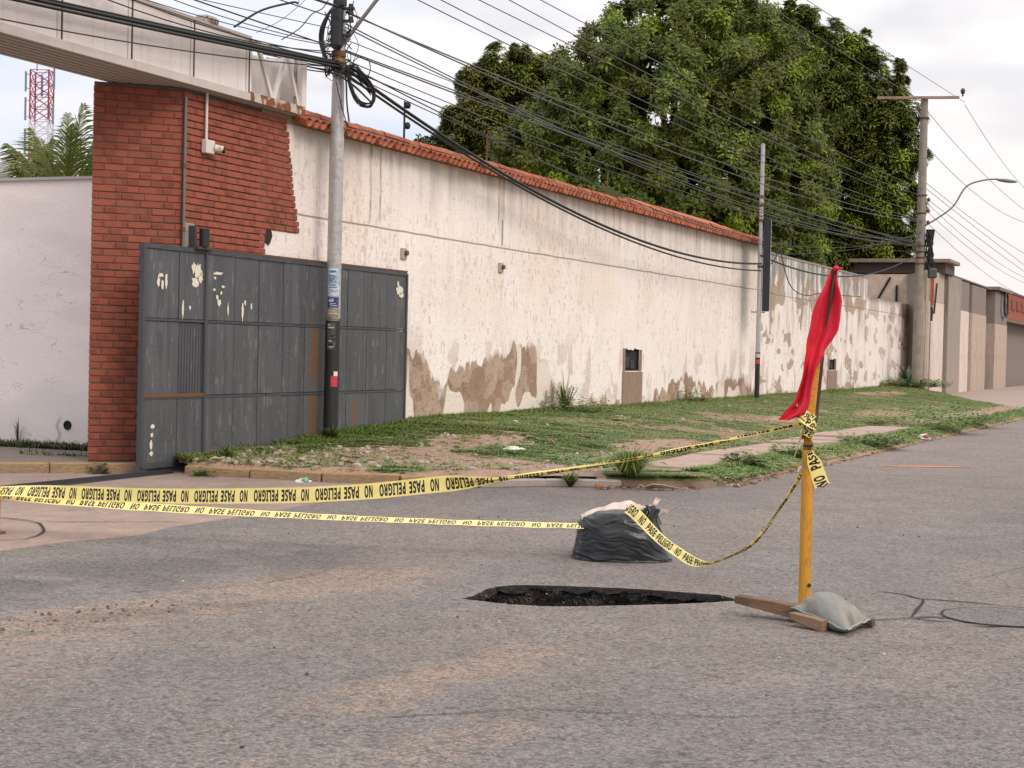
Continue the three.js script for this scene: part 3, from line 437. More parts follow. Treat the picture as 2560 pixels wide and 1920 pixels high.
// ------------------------------------------------------------------ brick gate pillar
const brickT = texture(512, 512, (u, v) => { const N = (k, s) => n2(u * k, v * k, s, k, k), g = 0.45 * N(130, 1) + 0.35 * N(60, 2) + 0.2 * N(22, 3), t = 0.78 + 0.36 * g, d = sst(0.6, 0.8, N(10, 4)) * 0.25; return [0.325 * t * (1 - d), 0.086 * t * (1 - d), 0.050 * t * (1 - d), g]; });
{
  const A = [-4.44, 17.5], B = [-3.58, 17.85], r = rng(21), PH = 0.0745, H0 = 0.128;
  const t = thing('brick_pillar', 'red brick gate pillar under the right end of the white portal beam', 'pillar', [A[0], 0, -A[1]]);
  const bm = [[1, 1, 1], [0.92, 0.94, 0.97], [1.08, 1.06, 1.03], [0.98, 1.04, 1.05], [0.8, 0.78, 0.8]].map(c => texmat(brickT, 0.004, 0.9, { color: lin(...c) }));
  const mortar = texmat(concreteT, 0.004, 0.95, { color: lin(0.40, 0.33, 0.29) });
  const loc = p => [p[0] - A[0], p[1] - A[1]];
  const foot = [A, B, [W(2.05, -0.006)[0], -W(2.05, -0.006)[2]], [W(2.05, -0.6)[0], -W(2.05, -0.6)[2]], [-3.95, 18.7]].map(loc);
  part(t, 'pillar_core', boxUV(new THREE.ExtrudeGeometry(new THREE.Shape(foot.map(p => new THREE.Vector2(...p))), { depth: 3.985, bevelEnabled: false }).rotateX(-Math.PI / 2).translate(0, 0.125, 0), 1), mortar);
  const L = Math.hypot(B[0] - A[0], B[1] - A[1]), ta = Math.atan2(B[1] - A[1], B[0] - A[0]);
  // three bricks with edges knocked differently
  const forms = [0, 1, 2].map(k => { const g = new RoundedBoxGeometry(0.24, 0.0625, 0.06, 1, 0.005), p = g.attributes.position; for (let i = 0; i < p.count; i++) { const o = fbm(p.getX(i) * 14 + k * 9, p.getY(i) * 30 + 4, 2, 41 + k) - 0.5; p.setY(i, p.getY(i) + o * 0.005); if (p.getZ(i) > 0) p.setZ(i, p.getZ(i) + o * 0.006); } const q = boxUV(g, 0.6); const u = q.attributes.uv; for (let i = 0; i < u.count; i++) u.setXY(i, u.getX(i) + k * 0.33, u.getY(i) + k * 0.2); return q; });
  const rest = [];
  const lay = (origin, ang, x0, len, y, out, count) => {
    const k = Math.floor(r() * 3), cx = x0 + len / 2, px = origin[0] + Math.cos(ang) * cx + Math.sin(ang) * (out - 0.03), pz = -(origin[1] + Math.sin(ang) * cx) + Math.cos(ang) * (out - 0.03);
    if (count) { const m = part(t, 'brick', forms[k], bm[r() < 0.1 ? 4 : Math.floor(r() * 4)]); m.position.set(px, y + PH / 2 + (r() - 0.5) * 0.003, pz); m.rotation.set((r() - 0.5) * 0.02, ang + (r() - 0.5) * 0.015, (r() - 0.5) * 0.008); m.scale.x = len / 0.24; }
    else rest.push(forms[k].clone().scale(len / 0.24, 1, 1).rotateY(ang).translate(px, y + PH / 2, pz));
  };
  let made = 0;
  for (let c = 0; c < 53; c++) {
    const y = H0 + c * PH, upper = c > 36;
    for (let x = -(c % 2) * 0.125 - (c % 5 === 2 ? 0.06 : 0); x < L - 0.03;) {
      const a = Math.max(x, 0), b = Math.min(x + 0.24, L), gapw = upper ? 0.002 : 0.009;
      if (b - a > 0.03) { const hid = y < 2.25 && a > L * 0.66; lay([0, 0], ta, a, b - a - (upper ? 0 : 0.0), y, 0.006 + 0.006 * r(), !hid && made < 172); if (!hid) made++; }
      x += 0.24 + gapw;
    }
  }
  let m2 = 0;
  const edge = h => h > 2.73 ? lerp(2.47, 2.13, clamp((h - 2.75) / 1.28)) : 1.69;
  const ob = loc(B);
  for (let c = 52; c >= 2; c--) {
    const y = H0 + c * PH, e = edge(y + PH / 2) + (r() - 0.5) * 0.04;
    for (let x = -(c % 2) * 0.12 + 0.005; x < e - 0.03;) {
      const half = y > 2.7 && y < 2.98 && x > 1.68, step = half ? 0.15 : 0.24, a = Math.max(x, 0.004), b = Math.min(x + step, e);
      if (b - a > 0.03) { const vis = y > 2.3 && (half || r() < 0.62); lay(ob, Math.PI / 2 - ANG, a, b - a, y, 0.016 + 0.006 * r(), vis && m2 < 126); if (vis) m2++; }
      x += step + (half ? 0.012 : 0.004);
    }
  }
  part(t, 'mortar_bed', boxUV(new THREE.ExtrudeGeometry(new THREE.Shape([[1.5, 2.735], [2.43, 2.735], [2.08, 4.03], [1.5, 4.03]].map(p => new THREE.Vector2(...p))), { depth: 0.007, bevelEnabled: false }).rotateY(TURN).translate(ob[0], 0, -ob[1]), 1), mortar);
  part(t, 'brickwork', merge(rest), bm[0]).userData = { kind: 'stuff' };
  // grey patch of cement and the dark hole beside the lowest bricks
  part(t, 'cement_patch', (() => { const g = rbox(0.20, 0.36, 0.03, 0.012, 0, 0, 0, 2), p = g.attributes.position; for (let i = 0; i < p.count; i++) p.setX(i, p.getX(i) * (1 + 0.3 * (fbm(p.getY(i) * 8, 2, 2, 51) - 0.5))); return boxUV(g.rotateY(Math.PI / 2 - ANG).translate(ob[0] + 0.07, 2.50, -ob[1] - 0.09), 1); })(), M.greyConcrete);
  const w = W(1.76, 0.012); part(t, 'broken_hole', (() => { const s = new THREE.Shape(); for (let i = 0; i < 14; i++) { const a = i / 14 * 6.283, k = 1 + 0.3 * (n2(i * 1.3, 2, 3) - 0.5); s[i ? 'lineTo' : 'moveTo'](Math.cos(a) * 0.085 * k, Math.sin(a) * 0.10 * k); } return new THREE.ExtrudeGeometry(s, { depth: 0.004, bevelEnabled: false }).rotateY(TURN).translate(w[0] - A[0], 2.66, w[2] + A[1]); })(), mat([0.03, 0.02, 0.016], 1));
}
// conduit up the corner, camera with its own conduit
{
  const p = W(-0.02, 0.05), c = thing('conduit', 'grey metal conduit running up the corner of the brick pillar', 'conduit', [p[0], 2.35, p[2]]);
  part(c, 'pipe', new THREE.CylinderGeometry(0.017, 0.017, 1.66, 10).translate(0, 0.83, 0), mat([0.17, 0.155, 0.155], 0.5, { metalness: 0.4 }));
  for (const y of [0.25, 0.93]) part(c, 'coupling', new THREE.CylinderGeometry(0.022, 0.022, 0.05, 10).translate(0, y, 0), M.rust);
  const t = thing('security_camera', 'white security camera on a box with white conduit, on the brick pillar', 'camera', W(0.40, 0.03, 3.53), TURN), wm = mat([0.66, 0.60, 0.55], 0.6);
  part(t, 'junction_box', rbox(0.17, 0.15, 0.07, 0.012, 0, 0, 0.035), wm);
  part(t, 'conduit', new THREE.CylinderGeometry(0.016, 0.016, 0.52, 10).translate(-0.02, 0.33, 0.02), wm);
  part(t, 'camera_body', new THREE.CylinderGeometry(0.036, 0.042, 0.09, 16).rotateX(Math.PI / 2).rotateY(0.55).rotateZ(-0.25).translate(0.10, -0.01, 0.11), wm);
  part(t, 'lens', new THREE.CylinderGeometry(0.034, 0.034, 0.03, 16).rotateX(Math.PI / 2).rotateY(0.55).rotateZ(-0.25).translate(0.127, -0.025, 0.155), M.black);
  part(t, 'bracket', new THREE.CylinderGeometry(0.018, 0.018, 0.1, 10).rotateX(Math.PI / 2).translate(0.08, 0, 0.1), wm);
}

// ------------------------------------------------------------------ portal beam over the gateway
{
  const FR = [-2.55, 19.86], dirA = 22.7 * Math.PI / 180, t = thing('portal_beam', 'long white panelled portal beam with rusty end over the driveway gateway', 'portal', [FR[0], 0, -FR[1]], Math.PI / 2 - dirA);
  const panelT = texture(512, 512, (u, v) => { const N = (k, s) => n2(u * k, v * k, s, k, k), g = 0.5 * N(110, 1) + 0.5 * N(256, 2), t = 0.9 + 0.14 * g + 0.1 * (N(5, 3) - 0.5), d = sst(0.66, 0.85, n2(u * 26, v * 3, 4, 26, 3)) * 0.07; return [0.74 * t * (1 - d), 0.665 * t * (1 - d), 0.635 * t * (1 - d), g]; });
  const white = texmat(panelT, 0.003, 0.8), flange = texmat(panelT, 0.002, 0.8, { color: lin(0.78, 0.76, 0.74) }), rusty = texmat(texture(256, 256, (u, v) => { const N = (k, s) => n2(u * k, v * k, s, k, k), m = sst(0.42, 0.62, N(6, 1) * 0.6 + N(20, 2) * 0.4 + 0.15 * (0.5 - v)), t = 0.8 + 0.4 * N(60, 3); return [...mix3([0.52 * t, 0.46 * t, 0.42 * t], [0.22 * t, 0.08 * t, 0.03 * t], m), N(60, 3)]; }), 0.003, 0.85);
  const bot = 4.12, P = 1.1, n = 9;   // seven panels and the open end bay; x runs back from the right end
  part(t, 'lower_flange', boxUV(box(n * P, 0.085, 0.05, -n * P / 2 - 1.22, bot + 0.0425, -0.0), 1), flange);
  part(t, 'lower_flange', boxUV(box(1.22, 0.10, 0.052, -0.61, bot + 0.05, -0.0), 0.8), rusty, 'rust-stained end of the lower flange');
  for (let i = 0; i < n; i++) { part(t, 'fascia_panel', boxUV(rbox(P - 0.028, 0.60, 0.03, 0.006, -1.22 - P * (i + 0.5), bot + 0.085 + 0.30, -0.012), 1.3), white); part(t, 'seam_strip', box(0.016, 0.60, 0.02, -1.22 - P * i - 0.002, bot + 0.385, -0.004), mat([0.11, 0.065, 0.05], 0.9)); part(t, 'seam_strip', box(0.012, 0.60, 0.012, -1.22 - P * i - 0.075, bot + 0.385, 0.003), mat([0.5, 0.44, 0.4], 0.8)); }
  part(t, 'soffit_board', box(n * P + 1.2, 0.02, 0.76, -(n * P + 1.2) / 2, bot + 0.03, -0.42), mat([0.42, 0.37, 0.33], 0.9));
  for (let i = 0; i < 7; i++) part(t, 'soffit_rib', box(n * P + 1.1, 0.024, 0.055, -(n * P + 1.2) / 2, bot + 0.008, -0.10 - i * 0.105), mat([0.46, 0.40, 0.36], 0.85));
  part(t, 'back_panel', boxUV(box(n * P + 1.2, 0.66, 0.04, -(n * P + 1.2) / 2, bot + 0.36, -0.79), 1.3), white);
  part(t, 'roof_sheet', box(n * P, 0.03, 0.86, -n * P / 2 - 1.22, bot + 0.70, -0.4), flange);
  // the open bay: uprights, diagonals, the box inside
  const strut = mat([0.70, 0.65, 0.61], 0.7), bar = (x0, y0, x1, y1, w) => { const L = Math.hypot(x1 - x0, y1 - y0); return box(w, L, 0.035).rotateZ(-Math.atan2(x1 - x0, y1 - y0)).translate((x0 + x1) / 2, (y0 + y1) / 2, -0.02); };
  part(t, 'upright', box(0.05, 0.58, 0.04, -1.19, bot + 0.38, -0.02), strut); part(t, 'upright', box(0.03, 0.56, 0.03, -0.16, bot + 0.37, -0.02), rusty);
  part(t, 'diagonal', bar(-1.02, bot + 0.66, -0.70, bot + 0.10, 0.05), strut); part(t, 'diagonal', bar(-0.42, bot + 0.62, -0.66, bot + 0.10, 0.05), strut); part(t, 'diagonal', bar(-0.36, bot + 0.66, -0.10, bot + 0.10, 0.045), strut);
  part(t, 'top_rail', boxUV(box(1.24, 0.035, 0.05, -0.62, bot + 0.675, -0.02), 0.8), rusty);
  part(t, 'inner_box', boxUV(rbox(0.86, 0.5, 0.3, 0.03, -0.62, bot + 0.36, -0.35), 1.3), white);
  part(t, 'end_plate', boxUV(box(0.03, 0.66, 0.78, 0.012, bot + 0.37, -0.40), 1.3), white);
  part(t, 'end_post', boxUV(box(0.10, 0.60, 0.05, -0.03, bot + 0.39, 0.0), 1.3), white);
  part(t, 'broken_lamp', merge([rbox(0.20, 0.10, 0.16, 0.02, -1.95, bot + 0.76, -0.1), rbox(0.15, 0.06, 0.2, 0.01, -2.0, bot + 0.74, -0.05)]), rusty, 'small rusty fitting on top of the beam');
}

// ------------------------------------------------------------------ sliding steel gate, pushed open along the wall
{
  const GA = 23.1 * Math.PI / 180, t = thing('sliding_gate', 'large grey steel sliding gate standing open in front of the brick pillar and wall', 'gate', [-3.8, 0, -17.05], Math.PI / 2 - GA);
  const gateT = texture(1024, 1024, (u, v) => {
    const N = (k, s, j = k) => n2(u * k, v * j, s, k, j), g = 0.5 * N(90, 1) + 0.5 * N(230, 2), t = 0.82 + 0.26 * g + 0.25 * (N(4, 3) - 0.5);
    let c = [0.086 * t, 0.088 * t, 0.095 * t];
    const wash = sst(0.5, 0.8, 0.6 * N(34, 4, 3) + 0.4 * N(90, 5, 10)); c = mix3(c, [0.13, 0.132, 0.138], wash * 0.4);
    const scr = sst(0.70, 0.78, 0.5 * N(120, 6, 16) + 0.5 * N(40, 7, 12)); c = mix3(c, [0.34, 0.33, 0.33], scr * 0.22);
    c = mix3(c, [0.04, 0.04, 0.045], sst(0.6, 0.8, N(30, 8, 2)) * 0.35);
    return [...c, g];
  });
  const gm = texmat(gateT, 0.003, 0.62, { metalness: 0.15 }), fr = texmat(gateT, 0.002, 0.6, { metalness: 0.2, color: lin(0.8, 0.8, 0.82) });
  const rustT = texture(256, 512, (u, v) => { const N = (k, s, j = k) => n2(u * k, v * j, s, k, j), w = Math.exp(-Math.pow((u - 0.45 - 0.1 * (N(4, 1, 3) - 0.5)) / (0.13 + 0.10 * (1 - v)), 2)) * sst(0.0, 0.2, v) * sst(1.0, 0.72, v), t = 0.85 + 0.3 * N(60, 2); const m = clamp(w * (0.55 + 0.7 * N(14, 3, 5))); return [...mix3([0.088 * t, 0.09 * t, 0.096 * t], [0.16 * t, 0.07 * t, 0.025 * t], m), N(90, 4)]; });
  const rustM = texmat(rustT, 0.002, 0.75);
  const xs = [0.05, 0.64, 1.13, 1.72, 2.23, 2.76, 3.28, 3.82, 4.33, 4.86, 5.41, 5.95], ys = [[0.14, 0.80], [0.83, 1.61], [1.645, 2.36]], r = rng(31);
  for (let i = 0; i < 11; i++) for (let j = 0; j < 3; j++) {
    const w = xs[i + 1] - xs[i] - 0.012, h = ys[j][1] - ys[j][0], rusted = (i === 6 && j < 2) || (i === 8 && j === 0), door = i === 1 && j === 1;
    const g = rbox(w, h, 0.016, 0.004, 0, 0, 0), q = boxUV(g, 2), u = q.attributes.uv, p = q.attributes.position;
    for (let k = 0; k < u.count; k++) rusted ? u.setXY(k, p.getX(k) / w + 0.5, (p.getY(k) / h + 0.5) * (j ? 0.55 : 0.5) + (i === 8 ? 0.42 : j ? 0 : 0.0)) : u.setXY(k, u.getX(k) + i * 0.29, u.getY(k) + j * 0.33 + i * 0.11);
    const m = part(t, 'panel', q, rusted ? rustM : gm, rusted ? 'panel with an orange rust streak' : undefined);
    m.position.set((xs[i] + xs[i + 1]) / 2, (ys[j][0] + ys[j][1]) / 2, door ? -0.016 : (r() - 0.5) * 0.006); m.rotation.set((r() - 0.5) * 0.008, (r() - 0.5) * 0.012, 0);
  }
  // ribbed wicket panel
  for (let k = 0; k < 9; k++) part(t, 'rib', box(0.012, 0.74, 0.010, 0.68 + k * 0.052, 1.22, -0.007), fr);
  for (const y of [0.812, 1.628]) part(t, 'frame_rail', box(5.9, 0.026, 0.03, 3.0, y, 0.0), fr);
  part(t, 'frame_rail', box(5.95, 0.05, 0.05, 2.98, 2.385, -0.004), fr); part(t, 'frame_rail', box(1.10, 0.06, 0.05, 0.57, 0.115, -0.004), fr); part(t, 'frame_rail', box(4.8, 0.05, 0.05, 3.53, 0.12, -0.006), fr);
  part(t, 'rusty_edge', box(4.86, 0.018, 0.056, 3.53, 2.419, -0.004), M.rust); part(t, 'rusty_rail', box(1.1, 0.032, 0.034, 0.58, 0.836, 0.004), M.rust);
  for (const x of [0.0, 1.13]) part(t, 'frame_post', box(0.045, 2.30, 0.055, x + 0.01, 1.25, -0.002), fr);
  part(t, 'frame_post', box(0.04, 2.26, 0.05, 5.965, 1.26, -0.002), fr);
  for (const x of [0.1, 0.98]) part(t, 'wheel', new THREE.CylinderGeometry(0.055, 0.055, 0.03, 20).rotateX(Math.PI / 2).translate(x, 0.085, -0.02), M.black);
  part(t, 'wheel_carrier', box(0.16, 0.09, 0.05, 0.04, 0.075, -0.01), fr);
  // scraps of torn white posters
  const scrap = mat([0.70, 0.64, 0.54], 0.9);
  const blot = (x, y, w, h, sd) => { const s = new THREE.Shape(); const n = 26; for (let i = 0; i < n; i++) { const a = i / n * 6.283, k = 0.55 + 0.75 * n2(i * 0.9, sd, 61); s[i ? 'lineTo' : 'moveTo'](Math.cos(a) * w / 2 * k, Math.sin(a) * h / 2 * k); } part(t, 'paper_scrap', new THREE.ExtrudeGeometry(s, { depth: 0.0025, bevelEnabled: false }).translate(x, y, 0.0125), scrap); };
  [[0.99, 2.17, 0.13, 0.17], [0.93, 2.04, 0.15, 0.12], [1.03, 2.10, 0.08, 0.12], [0.90, 2.20, 0.07, 0.12], [0.26, 2.02, 0.05, 0.13], [0.33, 1.99, 0.05, 0.12], [0.40, 2.03, 0.045, 0.15], [0.30, 2.09, 0.10, 0.04], [0.71, 1.75, 0.035, 0.20], [0.84, 1.77, 0.04, 0.05], [1.36, 2.16, 0.22, 0.03], [1.31, 2.11, 0.05, 0.03], [1.47, 2.02, 0.07, 0.03], [1.3, 1.98, 0.05, 0.03], [1.4, 1.84, 0.07, 0.08], [1.36, 1.9, 0.05, 0.06], [1.58, 1.77, 0.03, 0.14], [1.44, 1.95, 0.04, 0.04], [1.88, 1.76, 0.05, 0.19], [1.93, 1.86, 0.04, 0.06], [2.06, 1.82, 0.03, 0.07], [5.74, 2.16, 0.20, 0.13], [5.80, 2.10, 0.14, 0.08], [5.70, 2.24, 0.06, 0.08], [0.2, 0.52, 0.07, 0.05], [0.19, 0.43, 0.05, 0.05], [0.18, 0.33, 0.05, 0.10], [0.19, 0.24, 0.06, 0.06]].forEach((b, i) => blot(...b, i * 3.7));
}
// guide rollers that hold the gate's top edge
{
  const p = W(0.20, 0.12, 2.34), t = thing('gate_roller', 'black guide roller bracket over the top edge of the steel gate', 'roller', p, TURN);
  part(t, 'bracket', merge([box(0.30, 0.03, 0.16, 0.02, 0.075, -0.02), box(0.03, 0.3, 0.12, -0.10, 0.16, -0.05)]), mat([0.05, 0.05, 0.055], 0.7)); part(t, 'roller', new THREE.CylinderGeometry(0.055, 0.055, 0.19, 18).translate(0, 0.19, 0.05), M.black);
}

// ------------------------------------------------------------------ white wall of the yard at the left
{
  const a = Math.atan2(-0.389, 0.921);   // square to the street
  const wt = texture(1024, 1024, (u, v) => {
    const x = u * 5, h = v * 3.2; let c = mul3([0.90, 0.785, 0.735], 0.93 + 0.10 * fbm(x, h, 4, 401) + 0.05 * n2(x * 50, h * 50, 403));
    const bl = fbm(x * 0.7, h * 2.2, 4, 405); c = mix3(c, [0.66, 0.58, 0.55], sst(0.5, 0.7, bl) * 0.3);
    const ck = Math.abs(fbm(x * 1.3, h * 5, 4, 407) - 0.5); c = mix3(c, [0.45, 0.38, 0.36], sst(0.006, 0.001, ck) * sst(0.5, 0.62, fbm(x * 0.9, h * 0.9, 2, 409)) * 0.6);
    c = mix3(c, [0.56, 0.48, 0.45], sst(0.45, 0.0, h + 0.3 * (fbm(x * 4, 1, 3, 411) - 0.5)) * 0.35);
    const dx = Math.abs(x - 3.62 + 0.02 * Math.sin(h * 30)); c = mix3(c, [0.2, 0.15, 0.13], sst(0.035, 0.01, dx) * sst(0.42, 0.3, h) * 0.45);
    return [...c, 0.5 * n2(x * 50, h * 50, 403) + 0.5 * fbm(x * 8, h * 8, 3, 413)];
  });
  const t = thing('yard_wall', 'plain white yard wall left of the brick pillar with a drain hole', 'wall', [-4.05, 0.12, -19.05], a);
  const m = texmat(wt, 0.0025, 0.9), L = 6;
  part(t, 'wall', (() => { const g = clean(box(L, 3.15, 0.2, -L / 2, 1.575, -0.1)), p = g.attributes.position, u = g.attributes.uv; for (let i = 0; i < u.count; i++) u.setXY(i, (p.getX(i) + 5) / 5, p.getY(i) / 3.2); return g; })(), m);
  part(t, 'coping', box(L + 0.02, 0.035, 0.27, -L / 2, 3.167, -0.1), mat([0.42, 0.37, 0.34], 0.9));
  part(t, 'drain_pipe', merge([new THREE.TorusGeometry(0.045, 0.012, 8, 20).translate(-1.25, 0.275, 0.004), new THREE.CylinderGeometry(0.045, 0.045, 0.008, 20).rotateX(Math.PI / 2).translate(-1.25, 0.275, 0.0)]), mat([0.015, 0.012, 0.012], 0.9));
}

// ------------------------------------------------------------------ poles
const galv = texture(256, 512, (u, v) => { const N = (k, s, j = k) => n2(u * k, v * j, s, k, j), g = 0.5 * N(40, 1, 60) + 0.5 * N(12, 2, 90), t = 0.8 + 0.3 * g; return [...mix3([0.47 * t, 0.445 * t, 0.44 * t], [0.3, 0.25, 0.22], sst(0.66, 0.82, N(10, 3, 30)) * 0.4), g]; });
M.galv = texmat(galv, 0.002, 0.42, { metalness: 0.3 });
const concPoleT = texture(256, 512, (u, v) => { const N = (k, s, j = k) => n2(u * k, v * j, s, k, j), g = N(60, 1, 120), t = 0.75 + 0.3 * g + 0.25 * (N(6, 2, 12) - 0.5); return [0.29 * t, 0.25 * t, 0.205 * t, g]; });
M.concPole = texmat(concPoleT, 0.004, 0.95);
const lathe = (pts, seg = 20) => { const g = new THREE.LatheGeometry(pts.map(p => new THREE.Vector2(...p)), seg), u = g.attributes.uv, p = g.attributes.position; for (let i = 0; i < u.count; i++) u.setXY(i, u.getX(i), p.getY(i) * 0.5); return g; };
const shell = (r, h0, h1, a0, a1) => new THREE.CylinderGeometry(r, r, h1 - h0, 20, 1, true, a0, a1 - a0).translate(0, (h0 + h1) / 2, 0);
const A = [-2.2, 20.3], B = [5.66, 38.5], C = [13.67, 56.3];
function poster(seed, base, ink) {   // an unreadable weathered bill: blocks and bars of print
  const c = document.createElement('canvas'); c.width = 128; c.height = 128; const x = c.getContext('2d'), r = rng(seed);
  x.fillStyle = base; x.fillRect(0, 0, 128, 128);
  for (let i = 0; i < 9; i++) { x.fillStyle = ink[Math.floor(r() * ink.length)]; x.fillRect(6 + r() * 30, 6 + i * 13 + r() * 4, 30 + r() * 70, 3 + r() * 7); }
  for (let i = 0; i < 60; i++) { x.fillStyle = r() < 0.5 ? 'rgba(190,180,165,0.5)' : 'rgba(70,66,62,0.35)'; x.fillRect(r() * 128, r() * 128, 2 + r() * 9, 2 + r() * 14); }
  const t = new THREE.CanvasTexture(c); t.colorSpace = THREE.SRGBColorSpace; t.needsUpdate = true; return new THREE.MeshStandardMaterial({ map: t, roughness: 0.85, side: THREE.DoubleSide });
}
{
  const t = thing('utility_pole', 'silver steel utility pole with black base and blue paper bills, in front of the gate', 'pole', [A[0], 0.1, -A[1]]);
  t.rotation.z = -0.002;
  part(t, 'black_base', lathe([[0.093, 0], [0.091, 0.6], [0.090, 1.62], [0.0895, 1.63]]), M.black);
  part(t, 'pole', lathe([[0.0885, 1.6], [0.087, 2.8], [0.088, 3.75], [0.086, 3.82], [0.078, 3.9], [0.077, 4.45], [0.07, 4.52], [0.068, 6.5], [0.058, 6.6], [0.055, 10.2]]), M.galv);
  const f = 0.25;   // bills wrap the side that faces the road
  part(t, 'paper_bill', shell(0.0905, 2.05, 2.24, -0.75, 1.0), poster(1, '#9fb6c6', ['#dfe6ea', '#46708f', '#e8e8e6', '#2f4f5c']));
  part(t, 'paper_bill', shell(0.0908, 1.90, 2.045, -0.7, 0.95), poster(2, '#b8c4d2', ['#d8dde6', '#8d97b8', '#31405f']));
  part(t, 'paper_bill', shell(0.0906, 1.76, 1.885, -0.75, 0.9), poster(3, '#28406e', ['#dfe5ee', '#c9d3e2', '#1d2f57', '#d9dde2']));
  part(t, 'paper_bill', shell(0.0912, 1.60, 1.75, -0.9, 1.1), poster(4, '#8f7f6a', ['#b5a68c', '#5d564c', '#c8c0b0', '#777']));
  part(t, 'paper_bill', shell(0.0922, 1.25, 1.58, -0.65, 0.45), poster(6, '#4a4846', ['#cfcac4', '#151515', '#bdb6ae', '#1a1a1a']));
  part(t, 'sticker', shell(0.0935, 0.80, 0.93, 0.0, 0.95), mat([0.52, 0.035, 0.05], 0.6)); part(t, 'sticker', shell(0.0937, 0.93, 0.985, 0.35, 0.95), mat([0.7, 0.66, 0.62], 0.7));
  part(t, 'steel_band', lathe([[0.083, 4.66], [0.09, 4.66], [0.09, 4.78], [0.083, 4.78]]), mat([0.26, 0.15, 0.035], 0.6, { metalness: 0.3 }));
  part(t, 'steel_band', lathe([[0.075, 4.80], [0.086, 4.80], [0.086, 4.87], [0.075, 4.87]]), M.rust);
  part(t, 'steel_band', lathe([[0.072, 5.42], [0.084, 5.42], [0.084, 5.50], [0.072, 5.50]]), M.black);
  part(t, 'lamp_arm', tube([[0.06, 4.95, 0.05], [0.28, 5.24, 0.12], [0.62, 5.66, 0.22], [1.25, 6.35, 0.45]], 0.024, 16, 8), mat([0.22, 0.2, 0.19], 0.5, { metalness: 0.3 }));
  part(t, 'splice_closure', merge([rbox(0.15, 0.50, 0.13, 0.05, -0.02, 5.13, 0.10, 3), rbox(0.10, 0.1, 0.1, 0.03, 0.02, 5.43, 0.1, 2), box(0.22, 0.03, 0.05, 0.08, 5.37, 0.09), box(0.2, 0.03, 0.05, 0.08, 5.22, 0.09), box(0.14, 0.03, 0.05, 0.08, 5.05, 0.09)]), M.black);
  for (const y of [5.39, 5.24, 5.33]) part(t, 'insulator', new THREE.CylinderGeometry(0.028, 0.036, 0.07, 10).translate(0.145, y, 0.09), M.black);
  part(t, 'crossarm', box(2.7, 0.1, 0.09, 0, 10.1, 0.08), M.galv);
}
{
  const t = thing('cable_coil', 'black coil of spare cable hanging on the steel pole just above the wall coping', 'cable coil', [A[0] + 0.09, 4.52, -A[1] + 0.12]), r = rng(41);
  for (let i = 0; i < 11; i++) { const w = 0.10 + 0.035 * r(), h = 0.235 + 0.05 * r(), tl = 0.42 + 0.12 * r(), pts = []; for (let k = 0; k < 12; k++) { const a = k / 12 * 6.283, x = Math.cos(a) * w * (1 - 0.25 * Math.sin(a)), y = Math.sin(a) * h; pts.push([0.20 + x * Math.cos(tl) - y * Math.sin(tl), 0.04 + x * Math.sin(tl) + y * Math.cos(tl) - 0.05 * r(), 0.008 * i + 0.02 * (r() - 0.5)]); } part(t, 'cable_loop', tube(pts, i < 8 ? 0.009 : 0.005, 48, 6, true), M.cable); }
  part(t, 'cable_tail', tube([[0.0, 0.22, 0.02], [0.03, 0.05, 0.03], [0.045, -0.2, 0.03], [0.075, -0.42, 0.02]], 0.011, 16, 6), M.cable);
  part(t, 'cable_tail', tube([[-0.09, 0.05, 0.0], [-0.03, -0.2, 0.0], [0.045, -0.46, 0.0], [0.05, -0.52, 0.0]], 0.007, 16, 6), M.cable);
  const l = thing('cable_loop', 'thin loose loop of black cable beside the top of the steel pole', 'cable loop', [A[0] + 0.1, 4.80, -A[1] + 0.14]);
  part(l, 'loop', tube(Array.from({ length: 12 }, (_, k) => { const a = k / 12 * 6.283; return [0.20 + 0.11 * Math.cos(a), -0.05 + 0.14 * Math.sin(a), 0.03 * Math.cos(a * 2)]; }), 0.006, 40, 6, true), M.cable);
  part(l, 'twist', tube([[0.09, 0.0, 0], [0.16, 0.22, 0.02], [0.10, 0.38, 0.03], [0.14, 0.55, 0], [0.08, 0.7, 0]], 0.004, 30, 5), M.cable);
  const kn = thing('cable_tangle', 'tangle of thin black cables round the top of the steel pole', 'cable tangle', [A[0], 4.6, -A[1]]), q = rng(47);
  for (let i = 0; i < 22; i++) { const y0 = 0.05 + 0.85 * q(), a0 = q() * 6.283, pts = []; for (let k = 0; k < 6; k++) { const a = a0 + k * (0.5 + 0.5 * q()), rr = 0.09 + 0.09 * q() + (k === 3 ? 0.06 * q() : 0); pts.push([Math.cos(a) * rr, y0 + (q() - 0.5) * 0.34, Math.sin(a) * rr]); } part(kn, 'cable', tube(pts, 0.004 + 0.005 * q(), 26, 5), M.cable); }
  for (let i = 0; i < 9; i++) { const y = 0.08 + 0.2 * q(); part(kn, 'cable', tube([[-0.75 - 0.3 * q(), y + 0.16, 0.05], [-0.35, y + 0.02 + 0.05 * q(), 0.1], [0, y - 0.03, 0.12 + 0.03 * q()], [0.22, y - 0.12 - 0.08 * q(), 0.13], [0.42, y - 0.25 - 0.15 * q(), 0.1]], 0.008, 26, 5), M.cable); }
  const s = thing('cable_slack', 'thick black cable bowing out on the left side of the steel pole', 'cable', [A[0], 4.8, -A[1] + 0.1]);
  for (let i = 0; i < 6; i++) part(s, 'cable', tube([[-0.03, 0.72, 0], [-0.10 - 0.004 * i, 0.60, 0.01], [-0.165 - 0.008 * i, 0.4, 0.02 * (i % 3)], [-0.165 - 0.008 * i, 0.22, 0.02], [-0.10 - 0.004 * i, 0.02, 0.01], [-0.03, -0.08, 0]], 0.011, 24, 6), M.cable);
}
